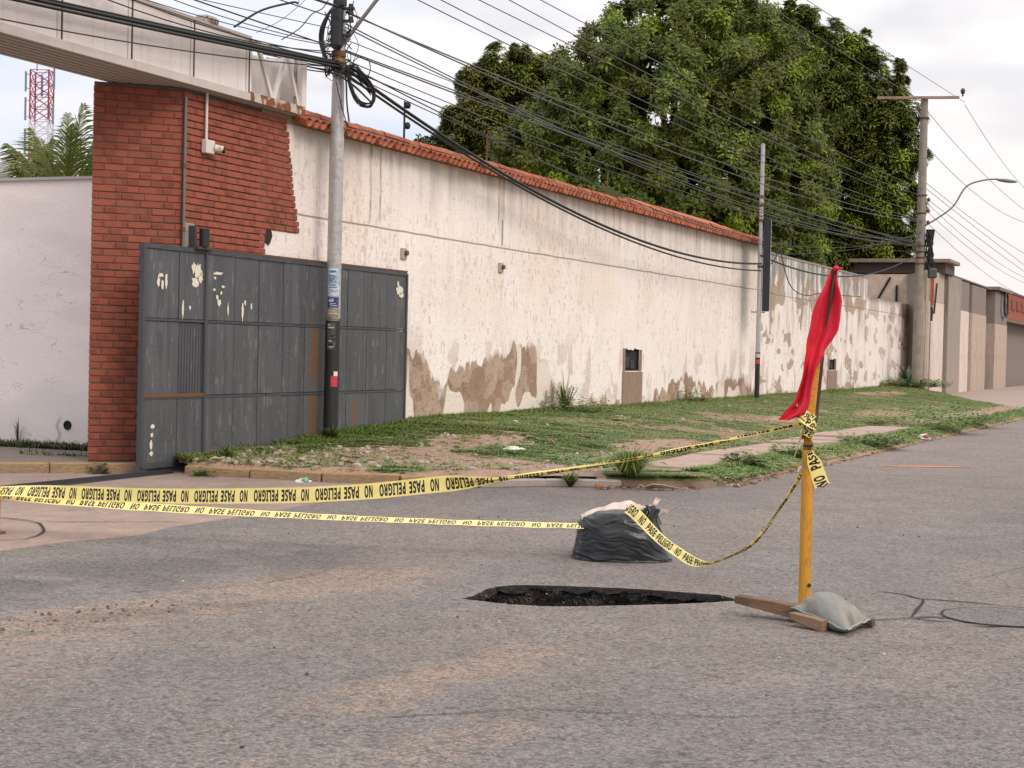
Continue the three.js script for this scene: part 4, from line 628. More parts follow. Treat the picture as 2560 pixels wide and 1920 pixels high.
{
  const t = thing('utility_pole', 'slim silver pole with black foot before the wall, carrying a black box sign', 'pole', [B[0], 0.1, -B[1]]);
  part(t, 'black_base', lathe([[0.058, 0], [0.057, 1.36]], 14), M.black);
  part(t, 'pole', lathe([[0.055, 1.36], [0.053, 3.6], [0.048, 3.65], [0.047, 6.16], [0.0, 6.18]], 14), M.galv);
  part(t, 'sticker', shell(0.0585, 1.1, 1.2, -0.9, 0.9), mat([0.45, 0.06, 0.05], 0.7)); part(t, 'sticker', shell(0.0585, 1.24, 1.33, -0.9, 0.9), mat([0.5, 0.48, 0.46], 0.7));
  for (const y of [3.34, 4.4, 4.75, 4.95]) part(t, 'clamp', lathe([[0.05, y - 0.03], [0.062, y - 0.03], [0.062, y + 0.03], [0.05, y + 0.03]], 14), M.rust);
  part(t, 'bracket', box(0.32, 0.02, 0.03, -0.02, 2.29, 0.0), M.black); part(t, 'bracket', box(0.2, 0.03, 0.03, 0.08, 4.2, 0.0), M.black);
  const s = thing('box_sign', 'black upright box sign seen edge-on, bolted to the slim silver pole', 'sign', [B[0] + 0.155, 2.42, -B[1] - 0.05], -0.15);
  part(s, 'case', rbox(0.165, 2.1, 0.55, 0.012, 0, 1.05, -0.15), mat([0.016, 0.016, 0.018], 0.5)); part(s, 'edge_trim', box(0.012, 2.08, 0.03, 0.089, 1.05, 0.12), mat([0.35, 0.37, 0.4], 0.5)); part(s, 'face', box(0.01, 2.0, 0.5, 0.088, 1.05, -0.16), mat([0.3, 0.3, 0.3], 0.5));
}
{
  const t = thing('utility_pole', 'tall tapered concrete pole with crossarm at the far end of the white wall', 'pole', [C[0], 0.28, -C[1]]);
  part(t, 'pole', lathe([[0.185, 0], [0.165, 3], [0.15, 6], [0.12, 9.9], [0.0, 9.92]], 16), M.concPole);
  part(t, 'crossarm', boxUV(box(2.75, 0.085, 0.10, 0.02, 9.88, 0.16), 1), texmat(concPoleT, 0.003, 0.9, { color: lin(1.05, 0.86, 0.8) })); t.children[1].rotation.z = 0.028;
  for (const x of [-1.2, 1.24]) part(t, 'insulator', lathe([[0, 0], [0.03, 0], [0.025, 0.08], [0.075, 0.1], [0.06, 0.16], [0.09, 0.18], [0.05, 0.26], [0.0, 0.28]], 12).translate(x, 9.92 + x * 0.028, 0.16), mat([0.06, 0.04, 0.04], 0.4));
  for (const y of [9.2, 6.6, 6.0, 4.9, 4.7, 4.5, 4.3]) part(t, 'band', lathe([[0.13, y], [0.175, y], [0.175, y + 0.05], [0.13, y + 0.05]], 16), M.rust);
  for (let i = 0; i < 4; i++) part(t, 'insulator', lathe([[0, 0], [0.05, 0.02], [0.06, 0.09], [0.02, 0.14], [0, 0.15]], 10).translate(0.2, 6.4 - i * 0.38, 0.12), M.rust);
  part(t, 'lamp_arm', tube([[0.12, 5.6, 0.1], [0.5, 5.85, 0.15], [1.0, 6.25, 0.2], [1.45, 6.95, 0.25], [2.0, 7.15, 0.3], [2.45, 7.2, 0.3]], 0.028, 32, 8), mat([0.2, 0.19, 0.19], 0.5, { metalness: 0.3 }));
  part(t, 'lamp_head', (() => { const g = new THREE.SphereGeometry(1, 18, 12); g.scale(0.36, 0.065, 0.12); return g.rotateZ(-0.09).translate(2.76, 7.145, 0.3); })(), mat([0.16, 0.19, 0.19], 0.35));
  const k = thing('cable_bundle', 'tangled black cable mass tied to the right side of the concrete pole', 'cable bundle', [C[0] + 0.28, 5.0, -C[1] + 0.14]), r = rng(43);
  for (let i = 0; i < 26; i++) { const pts = []; let y = 0.75; const x0 = (r() - 0.5) * 0.16; while (y > -0.75) { pts.push([x0 + (r() - 0.5) * 0.14, y, (r() - 0.5) * 0.14]); y -= 0.22; } part(k, 'cable', tube(pts, 0.026, 30, 5), M.cable); }
  part(k, 'splice_box', rbox(0.3, 0.34, 0.22, 0.06, 0.10, -0.72, 0.02, 2), mat([0.05, 0.055, 0.06], 0.5));
}

// ------------------------------------------------------------------ overhead wires: each hangs between its two supports
const Zp = [-10.06, 2.1], Dp = [30.0, 94.0];
const ENDS = { ZA: [Zp, A], AB: [A, B], AC: [A, C], BC: [B, C], CD: [C, Dp], CDr: [[15.0, 56.3], [31.3, 94.0]], ACr: [[-0.9, 20.3], [15.0, 56.3]], ACl: [[-3.5, 20.3], [12.43, 56.3]] };
function wire(kind, h0, h1, sag, r, label, group, m = M.wire, off = [0, 0.1]) {
  const [a, b] = ENDS[kind], n = 40, pts = [];
  for (let i = 0; i <= n; i++) { const t = i / n; pts.push(V(lerp(a[0], b[0], t) + off[0], lerp(h0, h1, t) - 4 * sag * t * (1 - t), -lerp(a[1], b[1], t) + off[1])); }
  return solo('overhead_wire', taper(pts, pts.map(() => r), 6), m, label, 'wire', group);
}
const WIRES = [['ZA', 10.28, 4.95, 2.09, 0.008], ['ZA', 10.44, 4.91, 1.97, 0.008], ['ZA', 7.39, 5.0, 1.08, 0.006], ['ZA', 9.18, 5.03, 1.48, 0.006], ['ZA', 5.03, 4.98, 0.05, 0.01], ['ZA', 3.91, 5.22, 0.05, 0.006], ['ZA', 5.96, 5.34, 0.3, 0.008], ['ZA', 5.86, 5.48, 0.3, 0.018], ['AC', 6.89, 7.11, 0.18, 0.009], ['AC', 6.69, 6.87, 0.32, 0.009], ['AC', 6.43, 6.57, 0.15, 0.009], ['AC', 6.21, 6.31, 0.34, 0.009], ['AC', 6.03, 6.04, 0.29, 0.009], ['AC', 5.47, 6.03, 0.3, 0.012], ['AC', 5.47, 6.0, 0.46, 0.012], ['AC', 5.35, 5.35, 0.65, 0.01], ['AC', 5.29, 5.23, 0.63, 0.01], ['AC', 5.12, 5.3, 0.24, 0.007], ['AC', 5.01, 5.25, 0.17, 0.01], ['AC', 4.98, 5.13, 0.21, 0.012], ['AC', 4.91, 5.18, 0.48, 0.008], ['AB', 4.8, 4.59, 0.16, 0.01], ['AB', 4.83, 3.94, 0.22, 0.01], ['AB', 4.76, 4.04, 0.17, 0.008], ['BC', 4.01, 5.68, 0.31, 0.01], ['BC', 3.73, 5.61, 0.21, 0.01], ['BC', 4.89, 5.28, 0.2, 0.009], ['BC', 4.47, 5.02, 0.2, 0.009], ['BC', 4.58, 5.5, 0.2, 0.009], ['CD', 9.79, 9.04, 0.45, 0.012], ['CD', 8.69, 9.09, 0.8, 0.012], ['CD', 7.4, 6.8, 0.24, 0.012], ['CD', 7.18, 5.83, 0.03, 0.012], ['CD', 6.91, 5.56, 0.05, 0.012], ['CD', 6.78, 5.68, 0.5, 0.01], ['CD', 6.56, 5.42, 0.5, 0.01], ['CD', 6.15, 4.6, 0.5, 0.01], ['AC', 8.8, 9.95, 0.07, 0.01]];
const WIRE_KINDS = {"AC": ["thin overhead wire crossing the tree from the steel pole to the concrete pole", "wires across the tree"], "ZA": ["thin dark overhead wire leaving the steel pole towards the upper left", "thin wires left of the steel pole"], "CD": ["thin overhead wire descending to the right of the concrete pole", "wires right of the concrete pole"], "AB": ["thin dark wire running from the steel pole down to the slim silver pole", "thin wires between the two metal poles"], "BC": ["thin wire in the span from the slim silver pole to the concrete pole", "thin wires from slim pole to concrete pole"]};
const NTH = ['first', 'second', 'third', 'fourth', 'fifth', 'sixth', 'seventh', 'eighth'], seen = {};
const OWN = {
  ZA: NTH.map(w => `${w} from the left of thin wires running off the top, left of the steel pole`),
  AC: [...NTH.slice(0, 5).map(w => `${w} from the top of five widely spaced wires crossing the tree`), ...Array(8).fill(null), 'thin wire over the tree that ends at the middle of the crossarm'],
  CD: NTH.map(w => `${w} from the top of the thin wires descending right of the concrete pole`),
  AB: ['highest', 'lowest', 'middle'].map(w => `${w} of three thin wires from the steel pole down to the slim silver pole`),
  BC: ['fourth', 'lowest', 'highest', 'third', 'second'].map(w => `${w}${w === 'highest' || w === 'lowest' ? '' : ' from the top'} of five thin wires between slim pole and concrete pole`),
};
WIRES.forEach(([k, h0, h1, s, r], i) => { const j = seen[k] = (seen[k] ?? -1) + 1, own = OWN[k]?.[j]; wire(k, h0, h1, s, r * 0.85, own ?? 'thin wire in the lower close-set bunch crossing the tree to the concrete pole', own ? WIRE_KINDS[k][1] : 'close-set wires across the tree', k === 'AC' || k === 'CD' ? M.paleWire : M.wire, [0.02 * ((i * 7) % 5 - 2), 0.08]); });
wire('ZA', 3.93, 4.800, 0.12, 0.022, 'thick black cable bundle sagging before the white portal beam, upper strand', null, M.cable, [0, 0.12]);
wire('ZA', 3.8600000000000003, 4.758, 0.12, 0.016, 'thick black cable sagging just below the upper strand before the portal beam', null, M.cable, [0.05, 0.12]);
wire('ZA', 3.98, 4.830, 0.12, 0.012, 'black cable lying along the top of the thick bundle over the portal beam', null, M.cable, [-0.03, 0.12]);
wire('ZA', 4.62, 4.76, 0.61, 0.007, 'lone thin wire crossing the middle of the portal beam panels', null, M.wire);
wire('AB', 4.82, 3.5, 0.63, 0.022, 'thick black cable sagging along the white wall to the slim pole, upper one of two', null, M.cable, [0, 0.14]);
wire('AB', 4.75, 3.34, 0.58, 0.016, 'thick black cable sagging along the white wall to the slim pole, lower one of two', null, M.cable, [0, 0.14]);
wire('BC', 3.69, 5.03, 0.66, 0.02, 'thick dark cable sagging low before the mouldy wall behind the red flag', null, M.cable);
wire('CDr', 9.97, 9.62, 0.94, 0.0096, 'single wire dropping from the right end of the crossarm out of the picture', null, M.paleWire);
wire('ACr', 8.45, 10.05, 0.05, 0.0080, 'wire leading up from the right crossarm insulator over the tree', null, M.paleWire);
wire('ACl', 10.21, 10.08, 0.05, 0.0080, 'wire leading up from the left crossarm insulator over the tree', null, M.paleWire);
// frayed ends and drop wires left of the steel pole
for (const [pts, r, m, l] of [
  [[[-3.35, 5.10, -19.6], [-3.05, 5.32, -19.7], [-2.73, 5.46, -19.9], [-2.68, 5.47, -19.9], [-2.64, 5.45, -19.9]], 0.014, M.cable, 'cut black cable end sticking up from the cable bundle left of the steel pole'],
  [[[-2.64, 5.45, -19.9], [-2.62, 5.55, -19.9], [-2.58, 5.62, -19.9], [-2.60, 5.8, -19.9]], 0.005, M.paleWire, 'thin pale wire rising from the cut black cable end'],
  [[[-3.1, 5.06, -19.7], [-2.85, 5.22, -19.8], [-2.62, 5.44, -19.9], [-2.5, 5.6, -20]], 0.004, M.paleWire, 'thin grey drop wire crossing the sky left of the steel pole'],
  [[[-2.82, 5.0, -19.8], [-2.62, 5.16, -19.9], [-2.48, 5.36, -20.0], [-2.38, 5.44, -20.1], [-2.3, 5.6, -20.2]], 0.007, M.wire, 'dark drop wire curving up to the steel pole above the cable bundle']]) solo('drop_wire', tube(pts, r, 24, 5), m, l, 'wire');
// cables that droop to the wall beside the slim pole
for (const [pts, l] of [
  [[[6.1, 3.98, -38.6], [6.3, 3.45, -39.0], [6.7, 3.05, -40.3], [7.3, 2.92, -41.8], [8.0, 3.05, -43.6], [8.9, 3.1, -46], [10.6, 3.25, -50.9]], 'dark cable drooping along the mouldy wall right of the box sign'],
  [[[5.7, 3.43, -38.5], [5.95, 3.55, -38.5], [6.15, 3.95, -38.6], [6.35, 4.0, -38.8], [6.6, 3.85, -39.3]], 'short kinked cable rising past the box sign']]) solo('drop_wire', tube(pts, 0.013, 40, 5), M.wire, l, 'wire');

// ------------------------------------------------------------------ trees
function leafSpray(seed, nl, len, wid, droop, spread) {   // a whorl of leaves on a twig end, each leaf folded along its rib
  const r = rng(seed), pos = [], nor = [];
  for (let i = 0; i < nl; i++) {
    const az = i * 2.4 + r() * 0.6, el = lerp(0.9, -droop, i / nl) + (r() - 0.5) * 0.4, L = len * (0.7 + 0.5 * r()), w = wid * (0.8 + 0.4 * r());
    const d = V(Math.cos(az) * Math.cos(el), Math.sin(el), Math.sin(az) * Math.cos(el)), s = V(-Math.sin(az), 0, Math.cos(az)), u = s.clone().cross(d).multiplyScalar(-1), b = d.clone().multiplyScalar(spread * r());
    const P = (a, c, h) => b.clone().addScaledVector(d, a * L).addScaledVector(s, c * w).addScaledVector(u, h * w).add(V(0, -a * a * L * 0.25, 0));
    const base = P(0, 0, 0), tip = P(1, 0, 0), m1 = P(0.5, 0.5, 0.16), m2 = P(0.5, -0.5, 0.16);
    for (const t of [[base, m1, tip], [base, tip, m2]]) { const n = t[1].clone().sub(t[0]).cross(t[2].clone().sub(t[0])).normalize(); if (n.y < 0) n.negate(); for (const p of t) { pos.push(p.x, p.y, p.z); nor.push(n.x, n.y, n.z); } }
  }
  const g = new THREE.BufferGeometry(); g.setAttribute('position', new THREE.Float32BufferAttribute(pos, 3)); g.setAttribute('normal', new THREE.Float32BufferAttribute(nor, 3)); return g;
}
const leafMat = c => new THREE.MeshPhysicalMaterial({ color: lin(...c), roughness: 0.62, specularIntensity: 0.5, transmission: 0.35, thickness: 0, side: THREE.DoubleSide });
const barkT = texture(256, 512, (u, v) => { const N = (k, s, j = k) => n2(u * k, v * j, s, k, j), g = 0.6 * N(30, 1, 16) + 0.4 * N(70, 2, 60), t = 0.5 + 0.9 * g; return [0.13 * t, 0.10 * t, 0.078 * t, g]; });
M.bark = texmat(barkT, 0.02, 0.95);
function tree(name, label, base, lobes, o) {   // lobes: [x, y, z, r] round the base
  const r = rng(o.seed), t = thing(name, label, 'tree', base), clumps = [];
  const trunkTop = V(0, o.fork, 0);
  part(t, 'trunk', taper([V(0, -0.2, 0), V(0.1, o.fork * 0.3, 0.05), V(-0.05, o.fork * 0.7, 0), trunkTop], [o.girth * 1.25, o.girth, o.girth * 0.9, o.girth * 0.85], 14), M.bark);
  for (const [x, y, z, R] of lobes) {
    const c = V(x, y, z), mid = trunkTop.clone().lerp(c, 0.5).add(V((r() - 0.5), 0.4, (r() - 0.5)));
    part(t, 'limb', taper([trunkTop.clone().add(V(0, -0.4, 0)), mid, c, c.clone().add(V(x * 0.08, R * 0.6, z * 0.08))], [o.girth * 0.5, o.girth * 0.32, o.girth * 0.16, 0.03], 8), M.bark);
    const n = Math.round(o.clumps * R * R);
    for (let i = 0; i < n; i++) {
      const y1 = 1 - 2 * (i + 0.5) / n, a = i * 2.39996 + r() * 0.5, q = Math.sqrt(1 - y1 * y1), k = R * (0.70 + (o.rough ?? 0.4) * r() ** 1.4 + 0.16 * (fbm3(x + q * Math.cos(a) * 1.5, y + y1 * 1.5, z + q * Math.sin(a) * 1.5, 2, o.seed) - 0.5) * 2);
      const p = V(x + q * Math.cos(a) * k, y + y1 * k * o.flat, z + q * Math.sin(a) * k);
      let inside = false; for (const [X, Y, Z, S] of lobes) if (Math.hypot(p.x - X, (p.y - Y) / o.flat, p.z - Z) < S * 0.58) { inside = true; break; }
      if (!inside && p.y > 1) {
        const cs = o.size * (0.65 + 0.7 * r()), tone = r(); clumps.push([p, c, cs, tone, R, 1]);
        if (r() < (o.sprigs ?? 0) && p.y > y) { const d = p.clone().sub(c).normalize().multiplyScalar(0.7).add(V(r() - 0.5, 0.5, r() - 0.5)).normalize(); for (let k = 1; k < 4; k++) clumps.push([p.clone().addScaledVector(d, 0.34 * k + 0.1), c, cs * (0.5 - 0.1 * k), tone, R, 0.32]); }
      }
    }
  }
  const places = [], cols = [], m4 = new THREE.Matrix4(), q4 = new THREE.Quaternion(), up = V(0, 1, 0);
  clumps.forEach(([p, c, cs, tone, R, share], ci) => {
    const out = p.clone().sub(c).normalize();
    if (ci % 9 === 0) { const e = p.clone().addScaledVector(out, cs * 0.3); o.twigs.push([c.clone().lerp(p, 0.35), p, e]); }
    const n = Math.round(o.per * (0.7 + 0.6 * r()) * share);
    for (let i = 0; i < n; i++) {
      const a = r() * 6.283, u = r() * 2 - 1, q = Math.sqrt(1 - u * u), d = V(q * Math.cos(a), u, q * Math.sin(a)); if (d.dot(out) < -0.25) d.addScaledVector(out, -2 * d.dot(out)); const rr = cs * Math.pow(r(), 0.45);
      const P = p.clone().addScaledVector(d, rr); P.y -= 0.15 * rr; const dir = d.multiplyScalar(0.6).add(out.clone().multiplyScalar(0.35)).add(up.clone().multiplyScalar(o.lift)).add(V(r() - 0.5, r() - 0.5, r() - 0.5).multiplyScalar(0.7)).normalize();
      q4.setFromUnitVectors(up, dir).multiply(new THREE.Quaternion().setFromAxisAngle(up, r() * 6.283)); const sc = (0.7 + 0.6 * r()) * (o.scale ?? 1);
      places.push(m4.compose(P, q4, V(sc, sc, sc)).clone());
      const fresh = tone > 0.86 || r() < 0.10 ? 1 : tone < 0.12 ? -1 : 0, k = (0.75 + 0.5 * r()) * (fresh > 0 ? (o.fresh ?? 2.0) : 0.95);
      cols.push(fresh > 0 ? [k * 1.1, k * 1.05, k * 0.62] : fresh < 0 ? [k * 1.15, k * 0.9, k * 0.8] : [k * (0.9 + 0.35 * tone), k, k * 0.9]);
    }
  });
  const im = new THREE.InstancedMesh(o.leaf, o.mat, places.length); places.forEach((m, i) => { im.setMatrixAt(i, m); im.setColorAt(i, new THREE.Color().setRGB(...cols[i])); });
  im.name = 'crown'; im.userData = { kind: 'stuff' }; shadow(im); t.add(im);
  if (o.twigs.length) part(t, 'branchlets', merge(o.twigs.map(([a, b, c]) => taper([a, a.clone().lerp(b, 0.6).add(V(0, -0.12, 0)), b, c], [0.035, 0.022, 0.012, 0.006], 5))), M.bark).userData = { kind: 'stuff' };
  return places.length;
}
const broad = leafSpray(1, 13, 0.165, 0.068, 0.75, 0.09), fine = (() => {   // feathery spray: small leaflets along drooping stalks
  const r = rng(3), pos = [], nor = [];
  for (let k = 0; k < 6; k++) { const az = k * 1.05 + r() * 0.4, el = 0.1 + r() * 0.9; for (let i = 1; i < 6; i++) for (const sd of [-1, 1]) { const f = i / 6 + 0.05 * r(), L = 0.26, c = V(Math.cos(az) * Math.cos(el) * f * L, Math.sin(el) * f * L - f * f * 0.13, Math.sin(az) * Math.cos(el) * f * L), s = V(-Math.sin(az), -0.25, Math.cos(az)).multiplyScalar(sd * (0.095 - 0.03 * f)), a = V(Math.cos(az), 0.1 + 0.9 * (r() - 0.5), Math.sin(az)).multiplyScalar(0.045); const P = [c, c.clone().add(s).add(a), c.clone().addScaledVector(s, 0.55).addScaledVector(a, 1.9)]; const n = P[1].clone().sub(P[0]).cross(P[2].clone().sub(P[0])).normalize(); if (n.y < 0) n.negate(); for (const p of P) { pos.push(p.x, p.y, p.z); nor.push(n.x, n.y, n.z); } } }
  const g = new THREE.BufferGeometry(); g.setAttribute('position', new THREE.Float32BufferAttribute(pos, 3)); g.setAttribute('normal', new THREE.Float32BufferAttribute(nor, 3)); return g;
})();
const nLeaves = [
  tree('mango_tree', 'huge dense dark green mango tree with bright leaf tufts behind the wall', [4.4, 0, -52], [[0.44, 11.36, 0, 1.73], [-1.71, 10.23, 0.5, 1.13], [1.94, 11.49, -0.5, 1.52], [-0.03, 8.88, 1.2, 2.46], [-2.4, 8.53, 0.8, 1.52], [2.27, 8.99, 0.8, 2.09], [-1.38, 6.47, 1.2, 1.95], [-3.72, 7.5, 0.3, 1.37], [1.26, 6.36, 1.5, 2.17], [-4.18, 6.09, 0, 1.23], [3.61, 6.33, 0.8, 1.66], [-2.6, 5.23, 0.5, 1.52], [3.06, 4.75, 1, 1.59], [0.08, 4.83, 1, 2.02], [3.57, 10.23, -0.5, 1.08], [3.77, 8.23, 0.4, 1.3]], { seed: 71, fork: 4.2, girth: 0.42, clumps: 17, size: 0.46, per: 46, flat: 1, lift: 0.45, rough: 0.5, sprigs: 0.05, leaf: broad, mat: leafMat([0.108, 0.146, 0.018]), twigs: [] }),
  tree('feathery_tree', 'finer feathery green tree right of the mango tree, reaching to the concrete pole', [12.4, 0, -63], [[-1.01, 12.2, 0, 1.57], [0.44, 11.01, -0.5, 1.54], [1.34, 9.39, 0, 1.23], [-1.35, 9.83, 0.8, 1.93], [0.29, 8.08, 0.6, 1.75], [1.32, 6.77, 0, 1.23], [-1.23, 7.28, 0.5, 1.84], [-2.08, 13.14, 0, 1.23], [-0.65, 5.74, 0.4, 1.49], [1.54, 10.74, -0.3, 0.84], [0.92, 5.46, 0, 1.19], [-0.11, 12.33, -0.6, 1.05]], { seed: 72, fork: 4.5, girth: 0.35, clumps: 15, size: 0.48, scale: 0.8, fresh: 1.7, per: 42, flat: 1, lift: 0.7, rough: 0.6, sprigs: 0.16, leaf: fine, mat: leafMat([0.185, 0.245, 0.036]), twigs: [] }),
  tree('spreading_tree', 'flat-topped olive green tree farther back on the left of the mango tree', [-0.6, 0, -70], [[0.19, 12.92, 0, 1.13], [-0.87, 12.61, 0, 0.82], [1.27, 12.73, -0.5, 0.98], [-1.01, 10.8, 0.5, 1.27], [-1.7, 10.75, 0, 0.82], [0.25, 10.22, 0, 1.56], [-1.97, 9.78, 0, 0.7], [-0.48, 8.79, 0.5, 1.54], [1.21, 11.08, -0.5, 1.18], [1.62, 9.67, 0, 1.36]], { seed: 73, fork: 6.0, girth: 0.35, clumps: 17, size: 0.44, scale: 0.85, fresh: 1.5, per: 40, flat: 0.75, lift: 0.8, rough: 0.6, sprigs: 0.06, leaf: fine, mat: leafMat([0.25, 0.29, 0.058]), twigs: [] }),
  tree('shrub', 'small green bush top peeping over the tile coping near the black fence rod', [-2.2, 0, -44], [[0, 6.45, 0, 0.45], [0.45, 6.25, 0.1, 0.4], [-0.4, 6.2, 0, 0.32], [0.0, 5.7, 0, 0.6]], { seed: 74, fork: 3.0, girth: 0.12, clumps: 22, size: 0.24, per: 24, flat: 1, lift: 0.5, leaf: fine, mat: leafMat([0.09, 0.11, 0.035]), twigs: [] }),
];
console.log('leaf sprays', nLeaves.join(' '));


// ------------------------------------------------------------------ palms behind the yard wall
function frondGeo(len, bend, leaf, seed, twist = 0.5) {
  const r = rng(seed), pts = [], list = []; for (let i = 0; i <= 10; i++) { const t = i / 10; pts.push(V(len * t * (1 - 0.18 * bend * t), len * (0.75 * t - bend * t * t), 0)); }
  const c = new THREE.CatmullRomCurve3(pts); list.push(taper(pts, pts.map((_, i) => 0.022 * (1.1 - i / 10)), 5));
  const pos = [], N = 74;
  for (let i = 3; i < N; i++) for (const sd of [-1, 1]) {
    const t = i / N, p = c.getPoint(t), g = c.getTangent(t), L = leaf * Math.sin(Math.PI * (0.12 + 0.85 * t)) * (0.85 + 0.3 * r()), d = V(0, -0.25 - 0.5 * r(), sd * twist * (0.9 + 0.5 * r())).addScaledVector(g, 0.95).normalize(), w = g.clone().multiplyScalar(0.0105);
    const m = p.clone().addScaledVector(d, L * 0.5).add(V(0, 0.03, 0)), e = p.clone().addScaledVector(d, L).add(V(0, -0.22 * L, 0));
    for (const q of [p.clone().sub(w), p.clone().add(w), m.clone().add(w), p.clone().sub(w), m.clone().add(w), m.clone().sub(w), m.clone().sub(w), m.clone().add(w), e]) pos.push(q.x, q.y, q.z);
  }
  const g = new THREE.BufferGeometry(); g.setAttribute('position', new THREE.Float32BufferAttribute(pos, 3)); g.computeVertexNormals(); list.push(g); return merge(list);
}
M.palm = leafMat([0.145, 0.175, 0.032]); M.palmYellow = leafMat([0.30, 0.25, 0.06]);
function palm(label, base, h, fronds) {
  const t = thing('coconut_palm', label, 'palm', base);
  part(t, 'trunk', taper([V(0, 0, 0), V(0.08, h * 0.5, 0), V(0, h, 0)], [0.17, 0.13, 0.12], 12), M.bark);
  fronds.forEach(([az, bend, len, tilt, y], i) => { const m = part(t, 'frond', frondGeo(len * 0.82, bend, 0.62, 50 + i), y ? M.palmYellow : M.palm, y ? 'yellowing frond' : undefined); m.position.set(0, h, 0); m.rotation.set(0, az, tilt, 'YZX'); });
}
palm('coconut palm with upright fronds rising behind the yard wall, next to the brick pillar', [-7.15, 0, -26.5], 3.15, [[0.35, 0.35, 2.2, 0.35], [2.3, 0.35, 2.1, 0.62], [1.2, 0.4, 2.2, 0.55], [-0.6, 0.5, 2.2, 0.15], [-2.2, 0.45, 2.1, 0.5], [3.6, 0.6, 2.2, 0.1], [0.0, 0.55, 2.3, -0.1, 1], [2.9, 0.3, 2.0, 0.75], [-1.2, 0.3, 2.0, 0.7], [0.75, 0.3, 2.1, 0.68], [4.4, 0.5, 2.0, 0.3], [0.15, 0.25, 2.2, 0.75], [1.8, 0.25, 2.2, 0.85], [-0.25, 0.3, 2.1, 0.55], [0.5, 0.45, 2.3, 0.5, 1], [-0.8, 0.2, 2.2, 0.8], [2.6, 0.4, 2.2, 0.45, 1]]);
palm('coconut palm with drooping yellowish fronds at the left edge, behind the yard wall', [-8.55, 0, -27.5], 3.05, [[0.15, 0.75, 2.4, 0.25], [-0.35, 0.85, 2.4, 0.15, 1], [0.6, 0.7, 2.2, 0.3], [2.8, 0.7, 2.3, 0.2], [1.5, 0.5, 2.2, 0.3], [-1.4, 0.7, 2.2, 0.2, 1], [-2.3, 0.6, 2.2, 0.2], [0.3, 0.95, 2.0, 0.0, 1], [4.0, 0.5, 2.1, 0.3], [0.0, 0.4, 2.2, 0.5, 1], [0.4, 0.3, 2.2, 0.65], [-0.6, 0.4, 2.2, 0.5, 1], [0.9, 0.55, 2.3, 0.35, 1]]);

// ------------------------------------------------------------------ lattice mast far off
{
  const t = thing('lattice_mast', 'red and white lattice radio mast far behind the palms', 'mast', [-45.6, 0, -160]), red = mat([0.34, 0.028, 0.05], 0.7), wht = mat([0.62, 0.55, 0.56], 0.7), grey = mat([0.20, 0.22, 0.26], 0.7), HW = 0.88, TOP = 27.0, S = 2.35;
  for (let y = TOP, i = 0; y > 0.5; y -= S, i++) {
    const m = i % 3 < 2 ? red : wht, geo = [];
    for (const sx of [-1, 1]) for (const sz of [-1, 1]) part(t, 'leg', box(0.12, S, 0.12, sx * HW, y - S / 2, sz * HW), m);
    for (let k = 0; k < 2; k++) { const y0 = y - k * S / 2, y1 = y0 - S / 2; for (let f = 0; f < 4; f++) { const L = Math.hypot(2 * HW, S / 2); for (const d of [-1, 1]) geo.push(box(0.055, L, 0.055).rotateZ(d * Math.atan2(2 * HW, S / 2)).translate(0, (y0 + y1) / 2, HW).rotateY(f * Math.PI / 2)); geo.push(box(2 * HW, 0.06, 0.06, 0, y0, HW).rotateY(f * Math.PI / 2)); } }
    part(t, 'bracing', merge(geo), m);
  }
  for (const [x, y, h] of [[-1.35, 25.9, 1.9], [1.35, 26.2, 2.0], [-1.35, 23.3, 2.2], [1.3, 22.9, 2.0], [-1.35, 20.2, 2.4], [1.25, 19.8, 1.8], [0.2, 25.5, 2.0], [-1.3, 17.0, 2.2], [0.9, 23, 2]]) { part(t, 'antenna', rbox(0.18, h, 0.14, 0.03, x, y, 0.7), grey); part(t, 'bracket', merge([box(0.5, 0.05, 0.05, x * 0.8, y + h * 0.35, 0.7), box(0.5, 0.05, 0.05, x * 0.8, y - h * 0.35, 0.7)]), grey); }
  part(t, 'spike', new THREE.CylinderGeometry(0.03, 0.05, 3.2, 6).translate(-0.5, TOP + 1.6, 0), red);
  part(t, 'dish', new THREE.SphereGeometry(1.0, 20, 8, 0, 6.283, 0, 0.9).rotateX(Math.PI / 2).scale(1, 1.35, 1).translate(-3.1, 17.2, 0.4), mat([0.45, 0.45, 0.45], 0.6)); part(t, 'dish_arm', box(2.4, 0.12, 0.12, -2.0, 17.2, 0.3), grey);
}

